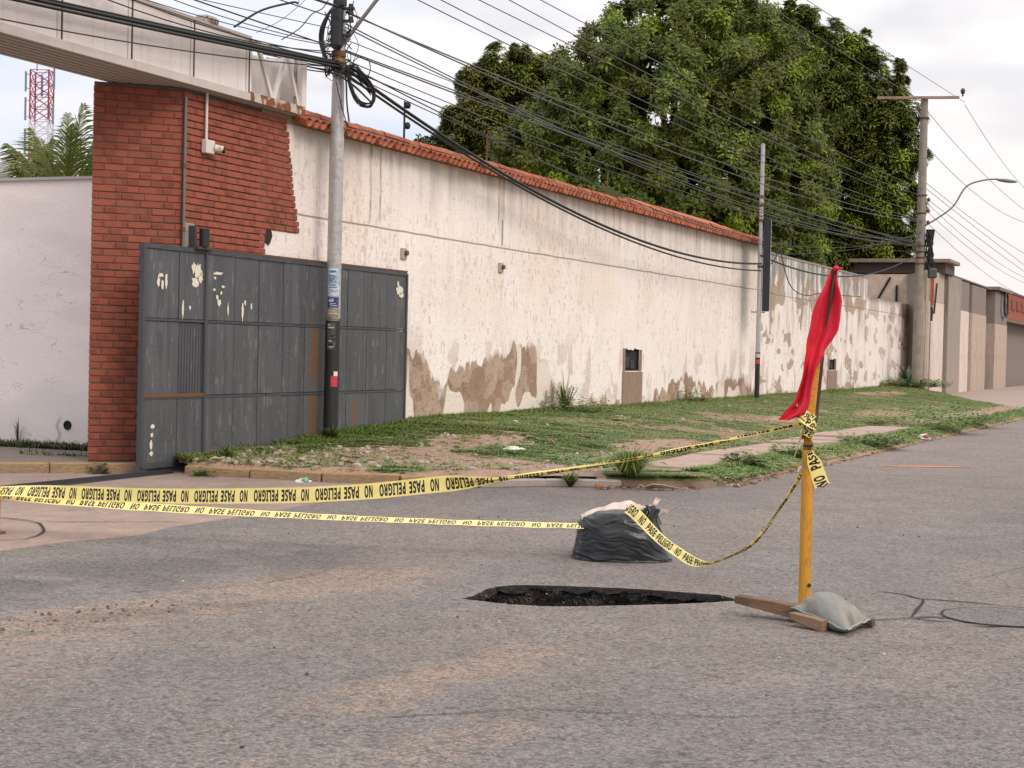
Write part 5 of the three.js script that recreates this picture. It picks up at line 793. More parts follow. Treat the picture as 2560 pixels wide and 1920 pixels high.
// ------------------------------------------------------------------ houses at the far end
{
  const t = thing('house', 'grey concrete house front of tall piers and panels right of the concrete pole', 'house', W(44.4, 0.95), TURN);
  const beton = c => texmat(concreteT, 0.006, 0.95, { color: lin(...c) });
  const stainT = texture(512, 1024, (u, v) => { const N = (k, s, j = k) => n2(u * k, v * j, s, k, j), g = N(200, 1), st = sst(0.5, 0.75, 0.6 * N(26, 2, 4) + 0.4 * N(70, 3, 8)) * sst(0.1, 0.8, v), t = 0.85 + 0.3 * g; return [...mix3([0.33 * t, 0.28 * t, 0.235 * t], [0.13, 0.105, 0.09], st * 0.55), g]; });
  const stained = texmat(stainT, 0.006, 0.95), pale = beton([1.75, 1.75, 1.75]), grey = beton([0.62, 0.6, 0.6]), beige = beton([1.25, 1.2, 1.1]), tan = beton([1.22, 1.13, 1.04]);
  const y0 = 0.0, HT = 4.5;
  const pier = (nm, s0, s1, h0, h1, out, m, deep = 0.35) => part(t, nm, (() => { const g = clean(rbox(s1 - s0, h1 - h0, deep, 0.01, (s0 + s1) / 2 - 44.4, (h0 + h1) / 2, out - deep / 2)), p = g.attributes.position, u = g.attributes.uv; for (let i = 0; i < u.count; i++) u.setXY(i, p.getX(i) / 1.6 + p.getZ(i), p.getY(i) / 4.5); return g; })(), m);
  const turnIn = g => boxUV(g, 1).rotateY(0.4836).translate(1.0, 0, -0.525);
  pier('wall_panel', 44.4, 47.6, y0, 3.42, 0, pale); pier('upper_wall', 44.4, 47.6, 3.425, HT, -0.01, beige);
  pier('pier', 47.85, 51.1, y0, HT, 0.12, stained); pier('wall_panel', 51.5, 54.5, y0, 3.34, -0.02, pale); pier('upper_wall', 51.4, 54.5, 3.345, HT, -0.03, grey);
  pier('pier', 54.55, 59.0, y0, 3.30, 0.10, tan); pier('upper_wall', 54.55, 58.9, 3.305, HT - 0.05, 0.08, grey);
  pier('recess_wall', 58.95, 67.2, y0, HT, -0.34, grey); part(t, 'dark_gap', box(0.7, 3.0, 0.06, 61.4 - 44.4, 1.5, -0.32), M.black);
  pier('pier', 62.0, 66.6, y0, 3.05, 0.12, tan, 0.5); pier('upper_wall', 62.0, 66.6, 3.055, HT, 0.10, grey, 0.48);
  for (const s of [47.72, 51.3]) part(t, 'joint', box(0.24, HT - 0.05, 0.04, s - 44.4, HT / 2, -0.12), M.black);
  // gable wall towards us, with the scorched brick corner and the roof slab
  part(t, 'gable_wall', boxUV(box(0.2, 4.45, 3.9, 1.98, 2.225, -3.0), 1.5), beton([1.9, 1.75, 1.6])); part(t, 'return_wall', turnIn(box(2.2, 4.45, 0.16, 0, 2.225, -0.06)), beige);
  part(t, 'brick_corner', turnIn(box(1.0, 1.2, 0.12, -0.62, 3.85, 0.06)), texmat(brickT, 0.004, 0.9, { color: lin(1.15, 1.0, 1.0) }));
  part(t, 'burnt_patch', turnIn(box(0.95, 0.5, 0.14, -0.6, 2.98, 0.05)), mat([0.035, 0.03, 0.028], 1)); part(t, 'gate_leaf', turnIn(box(1.9, 2.7, 0.06, -0.2, 1.35, 0.06)), pale);
  part(t, 'roof_slab', boxUV(rbox(2.5, 0.14, 5.2, 0.03, 2.95, HT + 0.44, -2.2), 1.5), beton([0.75, 0.68, 0.62])); part(t, 'roof_fascia', box(2.2, 0.34, 4.9, 3.1, HT + 0.18, -2.25), mat([0.11, 0.08, 0.068], 0.95));
  part(t, 'roof_sheets', boxUV(rbox(16.0, 0.07, 2.2, 0.02, 13.2, HT + 0.10, -1.12).rotateZ(-0.002), 1.2), mat([0.17, 0.15, 0.13], 0.95));
  part(t, 'roof_slab', boxUV(box(5.2, 0.14, 1.0, 20, HT + 0.12, -0.2), 1.2), beton([0.6, 0.56, 0.54]));
  for (const [x, y, z, l, a, b] of [[1.84, 3.85, -2.0, 1.1, 0.5, 0], [1.82, 3.85, -2.9, 0.8, -0.12, 1], [1.84, 3.85, -3.9, 1.1, 0.5, 0], [1.84, 3.7, -1.5, 0.7, 0, 0], [0.9, 3.55, 0.04, 1.2, 0, 2]]) part(t, 'rebar_strut', b === 2 ? box(0.06, l, 0.05).rotateZ(-0.45).translate(x, y, z) : box(0.06, l, b ? 0.16 : 0.07).rotateX(a).translate(x, y, z), b === 1 ? mat([0.16, 0.09, 0.05], 0.9) : M.black);
  const b = thing('cable_bundle', 'tangled black cables hanging at the top of the last concrete pier of the house', 'cable bundle', W(64.8, 1.2, 4.55), TURN), r = rng(53);
  for (let i = 0; i < 9; i++) part(b, 'cable', tube(Array.from({ length: 9 }, (_, k) => { const a = k / 9 * 6.283; return [(0.5 + 0.5 * r()) * Math.cos(a), -0.55 + (0.5 + 0.15 * r()) * Math.sin(a), 0.06 * (r() - 0.5)]; }), 0.022, 30, 5, true), M.cable);
  const h2 = thing('house', 'brick-topped house front with a deep grey gate recess at the right edge', 'house', W(66.9, 0.9), TURN);
  const bq = boxUV(box(44, 1.25, 0.4, 22, 4.05, -0.2), 0.6); part(h2, 'brick_band', bq, texmat(brickT, 0.006, 0.9));
  for (let k = 0; k < 9; k++) part(h2, 'lintel_block', rbox(1.5, 0.5, 0.06, 0.02, 1.1 + k * 2.3, 4.15, 0.02), texmat(brickT, 0.004, 0.9, { color: lin(0.75, 0.8, 0.9) }));
  part(h2, 'soffit_beam', boxUV(box(44, 0.14, 0.7, 22, 3.36, -0.36), 1), beton([0.5, 0.45, 0.42])); part(h2, 'back_wall', boxUV(box(44, 3.3, 0.2, 22, 1.65, -0.72), 1.4), grey); part(h2, 'side_wall', boxUV(box(3.4, 3.3, 0.2, 1.9, 1.65, -0.5), 1.4), beton([0.85, 0.75, 0.66]));
  part(h2, 'edge_strip', box(0.35, 3.3, 0.3, 0.05, 1.65, -0.1), pale); part(h2, 'parapet', box(44, 0.1, 0.5, 22, 4.72, -0.2), mat([0.1, 0.08, 0.07], 0.9));
}
struct('forecourt', (() => { const a = W(43.0, 0.93), b = W(90, 0.93), pts = [[a[0], -a[2]], [14.9, 58.5], [13.75, 44.2], [14.6, 44.2], [36, 92.5], [b[0], -b[2]]]; const g = new THREE.ExtrudeGeometry(new THREE.Shape(pts.map(p => new THREE.Vector2(...p))), { depth: 0.12, bevelEnabled: false }).rotateX(-Math.PI / 2); return boxUV(g, 1.5); })(), texmat(concreteT, 0.005, 0.95, { color: lin(0.98, 0.9, 0.86) }));

// ------------------------------------------------------------------ grass of the verge
function tuftGeo(seed, n, len, wid, splay, bend) {
  const r = rng(seed), pos = [], nor = [];
  for (let i = 0; i < n; i++) { const a = r() * 6.283, s = splay * (0.3 + r()), L = len * (0.55 + 0.6 * r()), o = V(Math.cos(a), 0, Math.sin(a)), w = V(-o.z, 0, o.x).multiplyScalar(wid / 2), b = o.clone().multiplyScalar(0.02 * r()), m = b.clone().addScaledVector(o, s * L * 0.4).add(V(0, L * 0.62, 0)), e = b.clone().addScaledVector(o, s * L).add(V(0, L * (1 - bend * r()), 0));
    for (const q of [b.clone().sub(w), b.clone().add(w), m.clone().addScaledVector(w, 0.8), b.clone().sub(w), m.clone().addScaledVector(w, 0.8), m.clone().addScaledVector(w, -0.8), m.clone().addScaledVector(w, -0.8), m.clone().addScaledVector(w, 0.8), e]) { pos.push(q.x, q.y, q.z); const k = V(o.x * 0.4, 1, o.z * 0.4).normalize(); nor.push(k.x, k.y, k.z); } }
  const g = new THREE.BufferGeometry(); g.setAttribute('position', new THREE.Float32BufferAttribute(pos, 3)); g.setAttribute('normal', new THREE.Float32BufferAttribute(nor, 3)); return g;
}
M.grass = leafMat([0.170, 0.232, 0.027]); M.weed = leafMat([0.16, 0.215, 0.04]);
{
  const r = rng(91), at = [], cols = [], q4 = new THREE.Quaternion(), up = V(0, 1, 0), m4 = new THREE.Matrix4(), N = 170000;
  for (let i = 0; i < N; i++) {
    const t = Math.pow(r(), 1.25), u = r(), e = pick(ROADSIDE, t), w = pick(WALLSIDE, t), x = lerp(e[0], w[0], u), z = -lerp(e[1], w[1], u), o = sideOff(x, z), d = -z;
    let keep = (1 - bare(x, z) * 0.97) * (d < 19 && u < 0.14 ? 0.35 + 0.65 * (fbm(x * 2.2, z * 2.2, 3, 96) > 0.5) * u / 0.14 : 1); const strip = o < 0.58 && o > 0.05 && d > 18; if (strip) keep = 0.75 + 0.25 * (fbm(x * 2, z * 2, 2, 95) > 0.5); if (d > 31.5 && d < 35.5 && o > 0.4 && o < 1.5) keep = Math.max(keep, 0.55);
    if (r() > keep) continue;
    if (d < 18.2 && x < 0.9 && u < 0.06 && r() < 0.75) continue;
    const [s, n] = toSN(x, z), rich = fbm(x * 0.7 + 3, z * 0.7, 4, 97), foot = sst(0.9, 0.1, n);
    let k = (0.05 + 0.42 * rich + 0.55 * foot * r() + (strip ? 0.55 * fbm(x * 1.3, z * 1.3, 3, 98) : 0)) * (0.7 + 0.6 * r()); if (u < 0.05) k *= 0.6;
    q4.setFromAxisAngle(up, r() * 6.283); at.push(m4.compose(V(x, vergeH(x, z) - 0.008, z), q4, V(0.9 + k * 0.5, k, 0.9 + k * 0.5)).clone());
    const dry = sst(0.5, 0.75, fbm(x * 1.1 + 7, z * 1.1, 4, 99)) * 0.45 + 0.10 * r(), b = 0.7 + 0.7 * r(); cols.push([b * lerp(1.0, 2.0, dry), b * lerp(1.1, 1.35, dry) * (strip ? 1.12 : 1), b * lerp(0.8, 1.8, dry)]);
  }
  const im = new THREE.InstancedMesh(tuftGeo(5, 10, 0.10, 0.008, 0.75, 0.35), M.grass, at.length); at.forEach((m, i) => { im.setMatrixAt(i, m); im.setColorAt(i, new THREE.Color().setRGB(...cols[i])); }); im.name = 'grass'; tag(im, 'short patchy green grass covering the verge between the wall and the road', 'grass', null, 'stuff'); shadow(im); scene.add(im);
}
// fallen leaves, and loose stones
{
  const r = rng(92), leaf = (() => { const g = new THREE.BufferGeometry(); g.setAttribute('position', new THREE.Float32BufferAttribute([0, 0, 0, 0.07, 0.022, 0.03, 0.15, 0.012, 0, 0, 0, 0, 0.15, 0.012, 0, 0.07, 0.02, -0.03], 3)); g.computeVertexNormals(); return g; })(), at = [], cols = [];
  const put = (x, z, y, s) => { at.push(new THREE.Matrix4().compose(V(x, y, z), new THREE.Quaternion().setFromEuler(new THREE.Euler((r() - 0.5) * 0.9, r() * 6.283, (r() - 0.5) * 0.7)), V(s, s, s))); const t = r(); cols.push(t < 0.6 ? [0.22 + 0.1 * r(), 0.15, 0.10] : t < 0.75 ? [0.30, 0.13, 0.06] : [0.38, 0.30, 0.24]); };
  for (let i = 0; i < 520; i++) { const d = 17.6 + 21 * Math.pow(r(), 2), x = roadEdgeX(d) + 0.10 - 0.38 * Math.pow(r(), 1.6), on = x > roadEdgeX(d) - 0.02; put(x, -d, on ? 0.006 : vergeH(x, -d) - 0.01, 0.25 + 0.4 * r()); }
  for (let i = 0; i < 110; i++) put(0.9 + 1.1 * r(), -16.85 - 0.55 * r(), 0.006, 0.25 + 0.4 * r());
  for (let i = 0; i < 90; i++) { const t = r() * 0.7, u = r(), e = pick(ROADSIDE, t), w = pick(WALLSIDE, t); const x = lerp(e[0], w[0], u), z = -lerp(e[1], w[1], u); put(x, z, vergeH(x, z) + 0.03, 0.4 + 0.6 * r()); }
  const im = new THREE.InstancedMesh(leaf, mat([1, 1, 1], 0.9), at.length); at.forEach((m, i) => { im.setMatrixAt(i, m); im.setColorAt(i, new THREE.Color().setRGB(...cols[i])); }); im.name = 'fallen_leaves'; tag(im, 'dry brown fallen leaves scattered along the kerb and grass edge', 'leaves', null, 'stuff'); shadow(im); scene.add(im);
  const st = new THREE.IcosahedronGeometry(0.03, 1); { const p = st.attributes.position; for (let i = 0; i < p.count; i++) { const k = 0.75 + 0.5 * n3(p.getX(i) * 40, p.getY(i) * 40, p.getZ(i) * 40, 5); p.setXYZ(i, p.getX(i) * k * 1.3, p.getY(i) * k * 0.7, p.getZ(i) * k); } st.computeVertexNormals(); }
  const sa = [], sc = [];
  const stone = (x, z, y, s, c) => { sa.push(new THREE.Matrix4().compose(V(x, y, z), new THREE.Quaternion().setFromEuler(new THREE.Euler(r() * 0.6, r() * 6.283, r() * 0.6)), V(s, s, s))); sc.push(mul3(c, 0.7 + 0.6 * r())); };
  for (let i = 0; i < 1000; i++) { const t = Math.pow(r(), 1.5) * 0.85, u = 0.05 + 0.9 * r(), e = pick(ROADSIDE, t), w = pick(WALLSIDE, t), x = lerp(e[0], w[0], u), z = -lerp(e[1], w[1], u); if (r() < 0.12 + bare(x, z)) stone(x, z, vergeH(x, z) + 0.004, 0.35 + 1.1 * Math.pow(r(), 3), [0.36, 0.28, 0.235]); }
  for (let i = 0; i < 260; i++) { const a = r(), x = lerp(-3.3, -1.7, a) + (r() - 0.5) * 0.5, d = lerp(7.0, 8.9, a) + (r() - 0.5) * 0.45; stone(x, -d, 0.004, 0.10 + 0.34 * Math.pow(r(), 3), r() < 0.6 ? [0.10, 0.075, 0.06] : [0.28, 0.2, 0.15]); }
  for (let i = 0; i < 220; i++) { const x = (r() - 0.5) * 6 + 0.6, d = 5.4 + r() * 10; stone(x, -d, 0.004, 0.08 + 0.22 * Math.pow(r(), 4), r() < 0.5 ? [0.06, 0.05, 0.045] : [0.35, 0.32, 0.3]); }
  const is = new THREE.InstancedMesh(st, mat([1, 1, 1], 0.95), sa.length); sa.forEach((m, i) => { is.setMatrixAt(i, m); is.setColorAt(i, new THREE.Color().setRGB(...sc[i])); }); is.name = 'gravel'; tag(is, 'loose pebbles and crumbs of earth scattered over verge and road', 'gravel', null, 'stuff'); shadow(is); scene.add(is);
}
// single plants
function plant(name, label, cat, x, z, y, geos, mats = [M.weed]) { const t = thing(name, label, cat, [x, y, z]); geos.forEach(([n, g, m]) => part(t, n, g, m ?? mats[0])); return t; }
const blades = (seed, n, len, wid, splay, bend) => tuftGeo(seed, n, len, wid, splay, bend);
function herb(seed, stems, h, leaf, spread) {
  const r = rng(seed), pos = [];
  for (let i = 0; i < stems; i++) { const a = r() * 6.283, R = spread * Math.sqrt(r()), hh = h * (0.4 + 0.7 * r()) * (1.1 - 0.5 * R / spread), bx = Math.cos(a) * R, bz = Math.sin(a) * R;
    for (let k = 0; k < 8; k++) { const f = (k + 1) / 8, b = r() * 6.283, L = leaf * (0.6 + 0.6 * r()), p = V(bx * (1 + 0.25 * f), hh * f, bz * (1 + 0.25 * f)), d = V(Math.cos(b), 0.35 - 0.5 * r(), Math.sin(b)), s = V(-Math.sin(b), 0.1, Math.cos(b)); const e = p.clone().addScaledVector(d, L), m1 = p.clone().addScaledVector(d, L * 0.5).addScaledVector(s, L * 0.28), m2 = p.clone().addScaledVector(d, L * 0.5).addScaledVector(s, -L * 0.28); for (const q of [p, m1, e, p, e, m2]) pos.push(q.x, q.y, q.z); } }
  const g = new THREE.BufferGeometry(); g.setAttribute('position', new THREE.Float32BufferAttribute(pos, 3)); g.computeVertexNormals(); const n = g.attributes.normal; for (let i = 0; i < n.count; i++) if (n.getY(i) < 0) n.setXYZ(i, -n.getX(i), -n.getY(i), -n.getZ(i)); return g;
}
M.dryBlade = leafMat([0.32, 0.26, 0.13]); M.darkLeaf = leafMat([0.125, 0.165, 0.045]); M.brightLeaf = leafMat([0.21, 0.29, 0.055]);
const onV = (x, z) => vergeH(x, z) - 0.01;
plant('grass_clump', 'tall green grass clump hanging over the kerb corner behind the rubbish bag', 'grass clump', 1.25, -17.32, 0.06, [['green_blades', blades(11, 560, 0.44, 0.007, 1.2, 0.85), M.brightLeaf], ['dry_blades', blades(12, 60, 0.42, 0.011, 1.25, 0.95), M.dryBlade]]);
plant('weed', 'small round weed growing at the kerb face left of the tall grass clump', 'weed', 0.62, -17.12, 0.0, [['leaves', blades(13, 90, 0.20, 0.014, 1.0, 0.6), M.weed]]);
{ const p = W(10.9, 0.25); plant('weed', 'tall grassy weed against the peeling wall left of the larger meter niche', 'weed', p[0], p[2], onV(p[0], p[2]), [['blades', blades(14, 90, 0.62, 0.016, 0.9, 0.75), M.weed], ['low_leaves', herb(15, 150, 0.30, 0.09, 0.75), M.weed], ['dry_stalks', blades(16, 7, 0.85, 0.012, 0.35, 0.1), M.dryBlade]]); }
{ const p = W(42.4, 0.55); plant('weed', 'spiky agave-like weed at the foot of the concrete pole', 'weed', p[0], p[2], onV(p[0], p[2]), [['spikes', blades(17, 34, 0.95, 0.09, 0.9, 0.4), leafMat([0.16, 0.215, 0.13])], ['low_leaves', herb(18, 420, 0.34, 0.13, 1.3), M.weed]]); }
{ const p = W(18.2, 0.12); plant('weed', 'leafy weed at the wall foot right of the larger meter niche', 'weed', p[0], p[2], onV(p[0], p[2]), [['leaves', herb(19, 70, 0.34, 0.09, 0.4), M.weed]]); }
for (const [d, o, n, h, sp, l, m] of [[19.6, 0.40, 60, 0.20, 0.24, 'low leafy bush between path and road, first one beyond the tall grass clump', 'weed'], [21.6, 0.36, 70, 0.22, 0.28, 'leafy bush between path and road just left of the yellow post', 'brightLeaf'], [25.4, 0.28, 130, 0.20, 0.45, 'bushy green weeds by the road edge just right of the yellow post', 'weed'], [31.5, 0.65, 340, 0.42, 0.9, 'largest bright green bush overgrowing the path along the road', 'brightLeaf'], [34.5, 0.5, 240, 0.36, 0.8, 'dark green bush beyond the largest bright bush on the road edge', 'weed']]) { const x = roadEdgeX(d) - o / 0.914; plant('bush', l, 'bush', x, -d, onV(x, -d), [['leaves', herb(Math.round(d * 10), n, h, 0.085, sp), M[m]]]); }
plant('weed', 'small dark weed growing on the ochre kerb at the foot of the brick pillar', 'weed', -4.22, -17.12, 0.0, [['leaves', herb(31, 26, 0.19, 0.055, 0.10), M.darkLeaf], ['trailing_leaves', herb(32, 10, 0.06, 0.05, 0.18), M.weed]]);
plant('weed', 'little round-leaved weed beside the gate rail under the end of the kerb', 'weed', -3.12, -17.05, 0.02, [['leaves', herb(33, 14, 0.12, 0.07, 0.12), M.brightLeaf]]);
plant('grass_clump', 'bright grass clump against the lower left end of the steel gate', 'grass clump', -3.05, -17.9, 0.12, [['blades', blades(34, 120, 0.20, 0.012, 0.9, 0.5), M.brightLeaf]]);
plant('grass_clump', 'grass clump around the black foot of the steel utility pole', 'grass clump', -2.15, -20.1, onV(-2.15, -20.1), [['blades', blades(35, 110, 0.22, 0.014, 0.8, 0.4), M.weed]]);
for (const [x, n, h, l] of [[-0.25, 12, 0.34, 'thin upright weed at the yard wall foot touching the brick pillar'], [-1.9, 9, 0.38, 'branching dry weed at the yard wall foot left of the drain hole'], [-2.55, 7, 0.42, 'tall single-stalked weed at the yard wall foot by the picture edge']]) { const a = Math.atan2(-0.389, 0.921); const px = -4.05 + Math.cos(a) * x + Math.sin(a) * 0.08, pz = -19.05 - Math.sin(a) * x + Math.cos(a) * 0.08; plant('weed', l, 'weed', px, pz, 0.12, [['stalks', blades(40 + n, n, h, 0.012, 0.35, 0.2), M.darkLeaf], ['leaves', herb(50 + n, 10, 0.1, 0.05, 0.2), M.darkLeaf]]); }
{ const r = rng(61), a = Math.atan2(-0.389, 0.921), at = []; for (let i = 0; i < 900; i++) { const x = -4.5 * r(), z = 0.02 + 0.22 * Math.pow(r(), 2), k = 0.35 + 0.5 * r(); at.push(new THREE.Matrix4().compose(V(-4.05 + Math.cos(a) * x + Math.sin(a) * z, 0.12, -19.05 - Math.sin(a) * x + Math.cos(a) * z), new THREE.Quaternion().setFromAxisAngle(V(0, 1, 0), r() * 6.283), V(1, k, 1))); } for (let i = 0; i < 240; i++) { const x = -4.6 * r(), z = 0.9 + 0.5 * r(), k = 0.25 + 0.3 * r(); if (n2(x * 2.2, z * 3, 5) > 0.55) at.push(new THREE.Matrix4().compose(V(-4.05 + Math.cos(a) * x + Math.sin(a) * z, 0.12, -19.05 - Math.sin(a) * x + Math.cos(a) * z), new THREE.Quaternion().setFromAxisAngle(V(0, 1, 0), r() * 6.283), V(1, k, 1))); } const im = new THREE.InstancedMesh(tuftGeo(6, 8, 0.14, 0.012, 0.8, 0.4), M.darkLeaf, at.length); at.forEach((m, i) => im.setMatrixAt(i, m)); im.name = 'grass'; tag(im, 'thin strip of dark grass along the foot of the white yard wall', 'grass', null, 'stuff'); shadow(im); scene.add(im); }

// litter
function crumple(sx, sy, sz, seed) { const g = mergeVertices(clean(new THREE.IcosahedronGeometry(1, 4)).deleteAttribute('normal').deleteAttribute('uv')), p = g.attributes.position; for (let i = 0; i < p.count; i++) { const k = 0.6 + 0.8 * Math.abs(fbm3(p.getX(i) * 2.2 + seed, p.getY(i) * 2.2, p.getZ(i) * 2.2, 3, seed) - 0.5) * 2; p.setXYZ(i, p.getX(i) * k * sx, Math.max(-0.2, p.getY(i) * k) * sy, p.getZ(i) * k * sz); } g.computeVertexNormals(); return g; }
solo('litter', crumple(0.14, 0.05, 0.07, 3), mat([0.72, 0.7, 0.6], 0.6), 'crumpled white wrapper lying in the middle of the grass', 'litter', null, [0.03, vergeH(0.03, -19.75) + 0.015, -19.75]);
{ const t = thing('litter', 'crumpled white and green plastic bag against the yellow kerb', 'litter', [-2.08, 0.02, -16.62]); part(t, 'plastic', crumple(0.10, 0.055, 0.06, 5), mat([0.66, 0.68, 0.66], 0.5)); part(t, 'green_print', crumple(0.05, 0.045, 0.04, 7).translate(0.035, 0.025, 0.02), mat([0.16, 0.42, 0.26], 0.5)); }
{ const d = 28.3, x = roadEdgeX(d) - 0.05; const t = thing('litter', 'crumpled white cup on the road edge beside the green weeds, right of the yellow post', 'litter', [x, 0.05, -d]); part(t, 'paper', crumple(0.14, 0.08, 0.1, 9), mat([0.62, 0.56, 0.54], 0.7)); part(t, 'red_print', crumple(0.06, 0.05, 0.05, 10).translate(0.02, 0.03, 0.07), mat([0.36, 0.1, 0.09], 0.7)); }
{ const d = 20.6, x = roadEdgeX(d) + 0.02; solo('litter', crumple(0.16, 0.035, 0.06, 11), mat([0.6, 0.52, 0.46], 0.8), 'flat pale paper scrap on the road edge right behind the yellow post', 'litter', null, [x, 0.015, -d]); }
solo('dry_frond', merge([0, 1, 2, 3].map(i => taper([V(0, 0.01, 0), V(0.10, 0.02 + 0.012 * i, 0.025 * i), V(0.2, 0.022 + 0.01 * i, 0.03 * i), V(0.34 + 0.03 * i, 0.01, 0.04 * i - 0.04)], [0.004, 0.010, 0.008, 0.003], 6))), mat([0.34, 0.24, 0.16], 0.9), 'bundle of dry brown frond stalks on the asphalt under the tall grass clump', 'frond', null, [1.35, 0.01, -16.95]);
solo('dry_leaf', crumple(0.075, 0.04, 0.05, 13), mat([0.26, 0.125, 0.05], 0.9), 'curled orange dry leaf on the asphalt left of the tall grass clump', 'leaf', null, [0.92, 0.02, -16.92]);

// ------------------------------------------------------------------ barrier post with its red flag
const yellowT = texture(256, 512, (u, v) => { const N = (k, s, j = k) => n2(u * k, v * j, s, k, j), g = N(50, 1, 90), t = 0.86 + 0.2 * g, d = sst(0.55, 0.8, 0.6 * N(10, 2, 30) + 0.4 * N(40, 3, 60)); return [...mix3([0.60 * t, 0.27 * t, 0.020 * t], [0.26, 0.125, 0.04], d * 0.5), g]; });
M.yellow = texmat(yellowT, 0.001, 0.5); M.stakeYellow = texmat(yellowT, 0.002, 0.75, { color: lin(1.12, 1.15, 1.3) });
const woodT = (a, b) => texture(256, 512, (u, v) => { const N = (k, s, j = k) => n2(u * k, v * j, s, k, j), g = 0.6 * N(28, 1, 4) + 0.4 * N(80, 2, 12), t = 0.7 + 0.5 * g; return [...mix3(mul3(a, t), mul3(b, t), sst(0.4, 0.7, N(12, 3, 3))), g]; });
M.wood = texmat(woodT([0.19, 0.105, 0.06], [0.11, 0.065, 0.04]), 0.004, 0.85); M.darkWood = texmat(woodT([0.10, 0.065, 0.045], [0.06, 0.04, 0.03]), 0.004, 0.9); M.paleWood = texmat(woodT([0.27, 0.165, 0.095], [0.18, 0.10, 0.06]), 0.004, 0.85);
{
  const t = thing('barrier_post', 'yellow tubular barrier post with wooden stake, standing beside the sinkhole', 'post', [1.647, 0, -9.21]);
  part(t, 'pole', lathe([[0.0, 0.005], [0.0335, 0.005], [0.0335, 0.88], [0.026, 0.885], [0.026, 0.5]], 28), M.yellow);
  part(t, 'bolt_hole', new THREE.CylinderGeometry(0.011, 0.011, 0.01, 14).rotateX(Math.PI / 2).rotateY(0.45).translate(0.018, 0.135, 0.0295), mat([0.03, 0.02, 0.01], 0.8));
  part(t, 'lower_stake', boxUV(rbox(0.042, 0.32, 0.03, 0.005, -0.004, 0.99, 0.0), 0.4), texmat(yellowT, 0.002, 0.85, { color: lin(0.55, 0.5, 0.7) }));
  const st = part(t, 'stake', boxUV(rbox(0.046, 0.36, 0.024, 0.005, 0, 0.18, 0), 0.4), M.stakeYellow); st.position.set(0.004, 1.05, 0.012); st.rotation.z = -0.075;
  const sb = part(t, 'stake_back', boxUV(rbox(0.02, 0.40, 0.04, 0.005, 0, 0.2, 0), 0.4), M.darkWood); sb.position.set(0.034, 1.03, 0.0); sb.rotation.z = -0.075;
  part(t, 'stick', taper([V(0.045, 1.20, -0.012), V(0.062, 1.40, -0.004), V(0.092, 1.66, 0.012), V(0.118, 1.86, 0.018), V(0.126, 1.925, 0.018)], [0.012, 0.011, 0.009, 0.008, 0.007], 8), M.darkWood);
  part(t, 'wire_tie', lathe([[0.028, 0.90], [0.033, 0.905], [0.028, 0.912]], 16), M.black);
  part(t, 'splinter', taper([V(-0.03, 1.02, 0.02), V(-0.055, 0.93, 0.03), V(-0.085, 0.83, 0.03)], [0.004, 0.005, 0.003], 6), mat([0.42, 0.3, 0.16], 0.9));
  // flag: cloth bunched at the top of the stick, falling in folds to the left
  const rows = [[1.744, 1.776, 1.885], [1.726, 1.777, 1.848], [1.707, 1.784, 1.79], [1.662, 1.801, 1.709], [1.639, 1.797, 1.626], [1.623, 1.782, 1.543], [1.614, 1.76, 1.493], [1.605, 1.724, 1.443], [1.598, 1.696, 1.376], [1.591, 1.666, 1.326], [1.581, 1.653, 1.252], [1.558, 1.643, 1.169], [1.522, 1.631, 1.119], [1.494, 1.615, 1.084], [1.46, 1.521, 1.046]];
  const clothT = texture(512, 512, (u, v) => { const w = 0.5 + 0.5 * Math.sin(u * 6.283 * 128) * Math.sin(v * 6.283 * 128), t = 0.92 + 0.12 * n2(u * 60, v * 60, 3, 60, 60); return [0.60 * t, 0.012 * t, 0.034 * t, w]; }), cm = texmat(clothT, 0.0006, 0.8, { color: lin(1.05, 1, 1) });
  const f = thing('flag', 'red cloth flag hanging from the stick on the yellow barrier post', 'flag', [1.77, 1.88, -9.2]);
  const sheet = off => grid(40, 90, (u, v) => {
    const k = v * (rows.length - 1), i = Math.min(Math.floor(k), rows.length - 2), q = sm(k - i) * 0.3 + (k - i) * 0.7, x0 = lerp(rows[i][0], rows[i + 1][0], q), x1 = lerp(rows[i][1], rows[i + 1][1], q), y = lerp(rows[i][2], rows[i + 1][2], q), x = lerp(x0, x1, u), wd = (x1 - x0);
    const sy = clamp((y - 1.2) / 0.7), stickX = lerp(1.69, 1.768, clamp((y - 1.2) / 0.68)), e = (x - stickX) / 0.03;
    const fold = 0.022 * Math.sin(u * 7.5 + v * 2.2 + 0.6) * Math.min(1, wd / 0.07) * sst(0.02, 0.2, v) + 0.010 * Math.sin(u * 17 - v * 9) * sst(0.05, 0.3, v) + 0.006 * (fbm(u * 6, v * 14, 3, 7) - 0.5);
    const tuck = (y > 1.42 ? -0.020 * Math.exp(-e * e) : 0), hang = 0.03 * sst(0.45, 0.62, v) + 0.01 * sst(0.7, 1, v);
    return [x - 1.77 + 0.002 * Math.sin(v * 40), y - 1.88, 0.012 + fold + tuck + hang + off, u, v * 3];
  });
  part(f, 'cloth', sheet(0.012), cm);
  part(f, 'knot', (() => { const g = new THREE.SphereGeometry(1, 18, 14), p = g.attributes.position; for (let i = 0; i < p.count; i++) { const kk = 0.75 + 0.5 * n3(p.getX(i) * 2, p.getY(i) * 2, p.getZ(i) * 2, 5); p.setXYZ(i, p.getX(i) * 0.018 * kk, p.getY(i) * 0.016 * kk, p.getZ(i) * 0.016 * kk); } g.computeVertexNormals(); return g.translate(-0.003, 0.005, 0.03); })(), cm);
